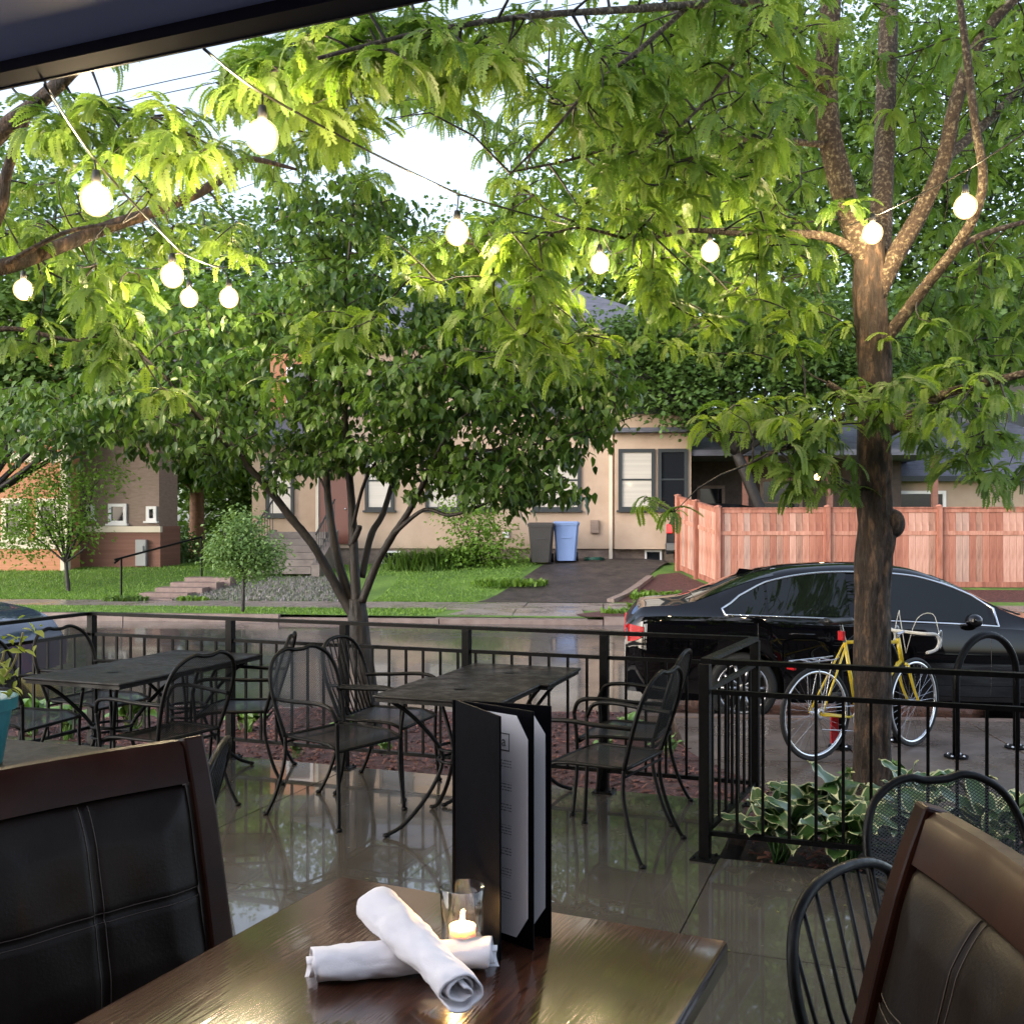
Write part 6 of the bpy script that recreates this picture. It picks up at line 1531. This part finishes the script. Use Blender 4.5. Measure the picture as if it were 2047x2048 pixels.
    mb = MB(); mb.add([(1.28, -.03, 1.385), (1.28, .03, 1.385), (1.10, .012, 1.335), (1.10, -.012, 1.335), (1.14, -.008, 1.40), (1.14, .008, 1.40)], [(0, 1, 5, 4), (1, 2, 5), (0, 4, 3), (3, 4, 5, 2)]); mb.build('antenna_fin', paint, root)
    mb = MB(); mb.box((L / 2, 0, .34), (L - .7, W - .5, .3)); mb.build('underbody', plast, root)
    for (x, z) in ((-.002, .58), (L - .02, .42)):
        mb = MB(); mb.box((x, 0, z), (.02, .46, .12)); mb.build('number_plate', white_t, root)
    mb = MB(); mb.bar((3.63, -.62, 1.012), (3.42, .1, 1.10), .02, .012); mb.build('wiper', plast, root)
    return root
CR = R(-6.5)
sb = P(1262, 1440, 9.62); 
def car_origin(px, Y, rz, W=1.85):
    """tail corner of the near side at pixel column px, distance Y"""
    X = (px - CX) / FPX * Y; c, s_ = math.cos(rz), math.sin(rz)
    return Vector((X, Y, 0)) - Vector((c * 0 - s_ * (-W / 2 + .1), s_ * 0 + c * (-W / 2 + .1), 0))
o1 = car_origin(1250, 9.95, CR); sedan('black_sedan', (o1.x, o1.y, Z_ROAD + .012), CR, 'glossy black sedan parked at the near kerb behind the bicycle', paint_b)
# second car: nose at left edge
nose = P(118, 1290, 11.6); L2 = 4.86; c2 = R(-6)
o2 = Vector((nose.x, nose.y + .3, 0)) - Vector((math.cos(c2) * L2, math.sin(c2) * L2, 0)); sedan('silver_blue_sedan', (o2.x - .1, o2.y - .62, Z_ROAD + .012), c2, 'blue grey car nose at the left edge behind the railing', paint_s)

# dark SUV on the driveway, tail to the viewer
def suv(loc, rz, label):
    root = empty('black_suv', loc, rz, label, 'car', 'cars parked along the street'); W, L, H = 1.82, 4.5, 1.72
    # local: y from tail 0 to nose L, x across
    prof_ = [(0, .35), (-.03, .55), (0, .80), (.03, 1.0), (.10, 1.12), (.32, 1.62), (.5, 1.70), (1.2, H), (2.4, 1.68), (3.2, 1.12), (4.3, .98), (4.5, .7), (4.5, .35)]
    mb = MB(); nx = 10; vs = []
    for (y, z) in prof_:
        for i in range(nx + 1):
            x = -1 + 2 * i / nx; hw_ = W / 2 * (1.0 if z < 1.1 else 1 - (z - 1.1) * .28); yy = y + (.10 * abs(x) ** 3 if y < 2 else -.15 * abs(x) ** 3); vs.append((x * hw_, yy, z - .03 * abs(x) ** 4))
    fs = [(j * (nx + 1) + i, j * (nx + 1) + i + 1, (j + 1) * (nx + 1) + i + 1, (j + 1) * (nx + 1) + i) for j in range(len(prof_) - 1) for i in range(nx)]
    fs = [tuple(reversed(f)) for f in fs]; fs.append(tuple(j * (nx + 1) for j in range(len(prof_)))); fs.append(tuple(j * (nx + 1) + nx for j in reversed(range(len(prof_))))); mb.add(vs, fs); mb.build('body', matte_b, root, True)
    mb = MB(); mb.add([(-.66, .115, 1.14), (.66, .115, 1.14), (.56, .285, 1.56), (-.56, .285, 1.56)], [(0, 1, 2, 3)]); o = mb.build('rear_window', glass_m, root)
    mb = MB(); mb.box((0, -.02, .52), (1.74, .16, .26), bev=.05); mb.build('bumper', plast, root)
    for sg in (-1, 1):
        mb = MB(); mb.box((sg * .78, .09, 1.02), (.20, .12, .26), bev=.03); mb.build('tail_lamp', red_l, root)
        for y in (.85, 3.55):
            w_ = empty('wheel', (sg * (W / 2 - .13), y, .34)); w_.parent = root; Mx = Matrix.Rotation(R(90), 4, 'Y')
            mb = MB(); mb.lathe([(.0001, -.1), (.3, -.11), (.34, -.07), (.34, .07), (.3, .11), (.0001, .1)], seg=28, M=Mx); mb.build('tyre', tyre_m, w_, 'all')
            mb = MB(); mb.lathe([(.0001, .112), (.2, .112), (.22, .105)], seg=24, M=Mx); mb.lathe([(.0001, -.112), (.2, -.112), (.22, -.105)], seg=24, M=Mx); mb.build('rim', rim_m, w_, 'all')
    mb = MB(); mb.box((0, -.012, .86), (.31, .02, .155)); mb.build('number_plate', white_t, root)
    mb = MB(); mb.box((0, .05, 1.03), (.10, .02, .05)); mb.build('badge', chrome, root)
    return root
sx_, sy_ = 4.55, 26.0; sv_o = suv((sx_, sy_, yard_z(sx_, sy_ + 1) + .02), R(-32), 'black SUV tail on the driveway, half hidden by the cedar fence'); sv_o.scale = (.92, .92, .92)

# ------------------------------------------------------------------ wheelie bins, hose
def bin_(loc, rz, label, m, lid_m):
    r = empty('wheelie_bin', loc, rz, label, 'bin', 'wheelie bins by the cream house')
    def ring(w_, d_, z, b=.05): return [(-w_ + b, -d_, z), (w_ - b, -d_, z), (w_, -d_ + b, z), (w_, d_ - b, z), (w_ - b, d_, z), (-w_ + b, d_, z), (-w_, d_ - b, z), (-w_, -d_ + b, z)]
    mb = MB(); rs = [ring(.24, .27, .03), ring(.25, .28, .12), ring(.315, .37, .92), ring(.335, .39, .925), ring(.335, .39, .97)]; vs = [q for r_ in rs for q in r_]
    fs = [(j * 8 + i, j * 8 + (i + 1) % 8, j * 8 + 8 + (i + 1) % 8, j * 8 + 8 + i) for j in range(len(rs) - 1) for i in range(8)] + [tuple(range(7, -1, -1)), tuple(32 + i for i in range(8))]; mb.add(vs, fs); mb.build('body', m, r)
    mb = MB(); rs = [ring(.345, .41, .972), ring(.345, .41, .995), ring(.30, .34, 1.03)]; vs = [q for r_ in rs for q in r_]
    fs = [(j * 8 + i, j * 8 + (i + 1) % 8, j * 8 + 8 + (i + 1) % 8, j * 8 + 8 + i) for j in range(2) for i in range(8)] + [tuple(range(7, -1, -1)), tuple(16 + i for i in range(8))]; mb.add(vs, fs); mb.build('lid', lid_m, r)
    mb = MB(); mb.tube([(-.28, .43, .93), (.28, .43, .93)], .018, 8); mb.build('handle', m, r)
    for sg in (-1, 1):
        mb = MB(); mb.lathe([(.0001, -.03), (.11, -.03), (.125, 0), (.11, .03), (.0001, .03)], (0, 0, 0), 20, M=Matrix.Translation((sg * .27, .26, .125)) @ Matrix.Rotation(R(90), 4, 'Y')); mb.build('wheel', plast, r)
    mb = MB(); mb.bar((-.12, -.345, .62), (.12, -.345, .62), .02, .03); mb.bar((-.12, -.30, .45), (.12, -.30, .45), .02, .03); mb.build('grab_bar', m, r)
    return r
bblue = M('blue_plastic', (.17, .25, .45), (.19, .28, .50), rough=.4, scale=3); bgrey = M('grey_plastic', (.035, .032, .03), (.045, .042, .04), rough=.45, scale=3)
for (x, m, lab) in ((1021, bgrey, 'dark grey wheelie bin left of the blue one'), (1068, bblue, 'pale blue wheelie bin beside the dark grey one')):
    p = V(x, 1000, 26.9 if m is bblue else 26.7); bin_((p.x, p.y, yard_z(p.x, p.y) + .02), R(-4), lab, m, m)
hp = V(1120, 1000, 27.2); mb = MB(); zz = yard_z(hp.x, hp.y) + .03
mb.tube([(hp.x + (.25 + .02 * math.sin(a * 1.7)) * math.cos(a), hp.y + .25 * math.sin(a), zz + .012 * a / 6.28 + .01 * math.sin(a * 3)) for a in np.linspace(0, 6.28 * 5, 90)], .014, 6)
tag(mb.build('garden_hose', M('green_hose', (.01, .07, .045), rough=.4), smooth='all'), 'coiled dark green garden hose beside the blue bin', 'hose')

# ------------------------------------------------------------------ bicycle
by = M('yellow_frame', (.72, .50, .02), (.78, .56, .04), rough=.25, scale=6, coat=.6); wtape = M('white_tape', (.66, .62, .55), rough=.6)
rw_, fw_ = Vector((2.19, 7.58, 0)), Vector((3.10, 8.08, 0)); bd = (fw_ - rw_).normalized()
bk = empty('yellow_bicycle', (rw_.x, rw_.y, Z_WALK + .012), math.atan2(bd.y, bd.x), 'yellow road bicycle with rear rack parked behind the tree trunk', 'bicycle')
RW = .34; WB = 1.02
def bwheel(x, steer=0.0):
    w_ = empty('wheel', (x, 0, RW)); w_.parent = bk; w_.rotation_euler = (0, 0, steer)
    cir = lambda r_, n, y=0: [(r_ * math.cos(a), y, r_ * math.sin(a)) for a in np.linspace(0, 6.2832, n, endpoint=False)]
    mb = MB(); mb.tube(cir(RW - .014, 48), .0145, 8, closed=True); mb.build('tyre', tyre_m, w_, 'all')
    mb = MB(); mb.tube(cir(RW - .037, 48), .012, 6, closed=True); mb.build('rim', chrome, w_, 'all')
    mb = MB(); mb.tube([(0, -.045, 0), (0, .045, 0)], .017, 10); mb.lathe([(.0001, 0), (.028, 0), (.028, .003), (.0001, .003)], seg=12, M=Matrix.Translation((0, -.034, 0)) @ Matrix.Rotation(R(90), 4, 'X')); mb.build('hub', steel, w_)
    mb = MB()
    for k in range(32):
        a = 6.2832 * k / 32; b = a + (.5 if k % 4 < 2 else -.5); y = .03 if k % 2 else -.03
        mb.tube([(.022 * math.cos(b), y, .022 * math.sin(b)), ((RW - .045) * math.cos(a), 0, (RW - .045) * math.sin(a))], .0013, 4)
    mb.build('spokes', steel, w_)
    return w_
bwheel(0); bwheel(WB, R(9))
ax = lambda x, z, y=0: Vector((x, y, z + RW))
bb, sc_, seat_top, head_b, head_t = ax(.42, -.065), ax(.29, .50), ax(.25, .63), ax(.885, .33), ax(.85, .47)
mb = MB(); mb.tube([bb, sc_], .0145, 10); mb.tube([sc_, head_t], .0135, 10); mb.tube([bb, head_b], .016, 10); mb.tube([head_b - Vector((-.006, 0, .02)), head_t + Vector((-.004, 0, .03))], .018, 10)
for sg in (-1, 1):
    mb.tube([bb + Vector((0, sg * .02, 0)), ax(0, 0, sg * .062)], .009, 8); mb.tube([sc_ + Vector((0, sg * .015, -.02)), ax(0, 0, sg * .062)], .008, 8)
mb.tube([bb + Vector((0, -.035, 0)), bb + Vector((0, .035, 0))], .021, 10)
mb.build('frame', by, bk, 'all')
mb = MB(); crown = head_b + Vector((.012, 0, -.03))
mb.tube([crown + Vector((0, -.05, 0)), crown + Vector((0, .05, 0))], .014, 8)
for sg in (-1, 1): mb.tube(smooth_path([crown + Vector((0, sg * .05, 0)), ax(.955, .12, sg * .055), ax(WB, 0, sg * .052)], 4), [.012] * 4 + [.010] * 4 + [.007], 8)
mb.build('fork', by, bk, 'all')
mb = MB(); mb.tube([sc_, seat_top], .0125, 8); mb.build('seat_post', steel, bk)
mb = MB(); n = 10
mb.add([q for i in range(n + 1) for q in ((.10 - .28 * (i / n), -(.018 + .062 * (i / n) ** 2), 0), (.10 - .28 * (i / n), 0, .018 + .01 * (i / n)), (.10 - .28 * (i / n), (.018 + .062 * (i / n) ** 2), 0), (.10 - .28 * (i / n), 0, -.03))], [(i * 4 + k, i * 4 + (k + 1) % 4, i * 4 + 4 + (k + 1) % 4, i * 4 + 4 + k) for i in range(n) for k in range(4)] + [(3, 2, 1, 0), (40, 41, 42, 43)], 0, Matrix.Translation(seat_top + Vector((0.02, 0, .03)))); mb.build('saddle', plast, bk, 'all')
st = head_t + Vector((-.012, 0, .06)); mb = MB(); mb.tube([head_t, st, st + Vector((.085, 0, .015))], .012, 8); mb.build('stem', steel, bk)
for sg in (-1, 1):
    hb_ = st + Vector((.085, 0, .015)); mb = MB(); mb.tube(smooth_path([hb_, hb_ + Vector((0, sg * .15, 0)), hb_ + Vector((.02, sg * .2, 0)), hb_ + Vector((.10, sg * .205, -.01)), hb_ + Vector((.135, sg * .205, -.06)), hb_ + Vector((.10, sg * .205, -.12)), hb_ + Vector((.0, sg * .205, -.14))], 5), .0125, 8); mb.build('handlebar', wtape, bk, 'all')
    mb = MB(); mb.tube(smooth_path([hb_ + Vector((.12, sg * .205, -.02)), hb_ + Vector((.15, sg * .205, .02)), hb_ + Vector((.17, sg * .2, -.04)), hb_ + Vector((.15, sg * .2, -.12))], 4), .006, 6); mb.build('brake_lever', steel, bk, 'all')
    pts_ = smooth_path([hb_ + Vector((.13, sg * .205, 0)), hb_ + Vector((.12, sg * .16, .14)), hb_ + Vector((.04, sg * .08, .10)), head_b + Vector((.05, 0, .05))], 5); mb = MB(); mb.tube(pts_, .003, 5); mb.build('brake_cable', wtape, bk, 'all')
Mx = Matrix.Translation(bb) @ Matrix.Rotation(R(90), 4, 'X')
mb = MB(); mb.lathe([(.080, .043), (.096, .043), (.098, .046), (.096, .049), (.080, .049), (.080, .043)], seg=36, M=Mx); mb.lathe([(.052, .05), (.066, .05), (.068, .053), (.052, .055), (.052, .05)], seg=30, M=Mx)
for k in range(5): a = k * 1.2566; mb.bar(Mx @ Vector((.012 * math.cos(a), .012 * math.sin(a), .046)), Mx @ Vector((.084 * math.cos(a), .084 * math.sin(a), .046)), .014, .006, (0, 1, 0))
mb.build('chainring', steel, bk)
for sg, an in ((-1, R(-68)), (1, R(112))):
    e = bb + Vector((.17 * math.cos(an), sg * .075, .17 * math.sin(an))); mb = MB(); mb.bar(bb + Vector((0, sg * .07, 0)), e, .022, .012, (0, 1, 0)); ck = mb.build('crank', steel, bk)
    mb = MB(); mb.box(e + Vector((0, sg * .05, 0)), (.085, .07, .022)); mb.build('pedal', plast, ck)
mb = MB(); mb.tube([bb + Vector((0, -.046, .096)), ax(0, .045, -.04)], .004, 4); mb.tube([bb + Vector((0, -.046, -.096)), ax(.02, -.11, -.04), ax(.0, -.05, -.04)], .004, 4)
mb.lathe([(.0001, .035), (.045, .036), (.045, .040), (.025, .05), (.0001, .052)], (0, 0, 0), 20, M=Matrix.Translation((0, 0, RW)) @ Matrix.Rotation(R(90), 4, 'X')); mb.build('drivetrain', steel, bk)
mb = MB()
for sg in (-1, 1):
    mb.tube([ax(0, .01, sg * .07), ax(-.03, .385, sg * .06)], .004, 6); mb.tube([ax(0, .01, sg * .07), ax(.10, .385, sg * .06)], .004, 6); mb.tube([ax(.20, .40, sg * .03), ax(.14, .39, sg * .06), ax(-.20, .385, sg * .06), ax(-.22, .385, 0)], .005, 6)
for x in (.1, .0, -.1): mb.tube([ax(x, .387, -.06), ax(x, .387, .06)], .004, 6)
mb.build('rear_rack', steel, bk)
mb = MB(); mb.box(ax(-.235, .36), (.025, .075, .055), bev=.006); mb.build('rear_reflector', red_l, bk)
mb = MB(); mb.box(sc_ + Vector((-.035, 0, .05)), (.03, .05, .07), bev=.006); mb.build('seat_reflector', red_l, bk)
mb = MB(); mb.box(ax(.28, -.16, .09), (.075, .012, .20), bev=.005); mb.build('red_pump', red_l, bk)
def u_rack(a, b, h, label):
    a = Vector(a); b = Vector(b); r = empty('bike_rack', (a + b) / 2, 0, label, 'bike rack', 'inverted U bike racks'); d = (b - a); L = d.length; d.normalize(); rr = L / 2
    pts_ = [a, a + Vector((0, 0, h - rr))] + [a + d * (rr - rr * math.cos(t)) + Vector((0, 0, h - rr + rr * math.sin(t))) for t in np.linspace(.15, math.pi - .15, 16)] + [b + Vector((0, 0, h - rr)), b]
    mb = MB(); mb.tube(pts_, .027, 10); mb.build('hoop', black_iron, r, 'all', world=True)
    for q in (a, b):
        mb = MB(); mb.lathe([(.0001, .0), (.085, .0), (.085, .012), (.0001, .012)], q + Vector((0, 0, .001)), 18); mb.build('foot_plate', black_iron, r, world=True)
        mb = MB()
        for k in range(4): mb.sphere(q + Vector((.06 * math.cos(k * 1.57 + .7), .06 * math.sin(k * 1.57 + .7), .014)), .011, 6, 4)
        mb.build('bolts', steel, r, world=True)
    return r
zw = Z_WALK + .013
u_rack((3.25, 7.69, zw), (3.84, 8.0, zw), .88, 'black inverted U bike rack in front of the sedan mirror')
u_rack((2.50, 8.02, zw), (3.02, 8.26, zw), .86, 'black inverted U bike rack behind the bicycle')
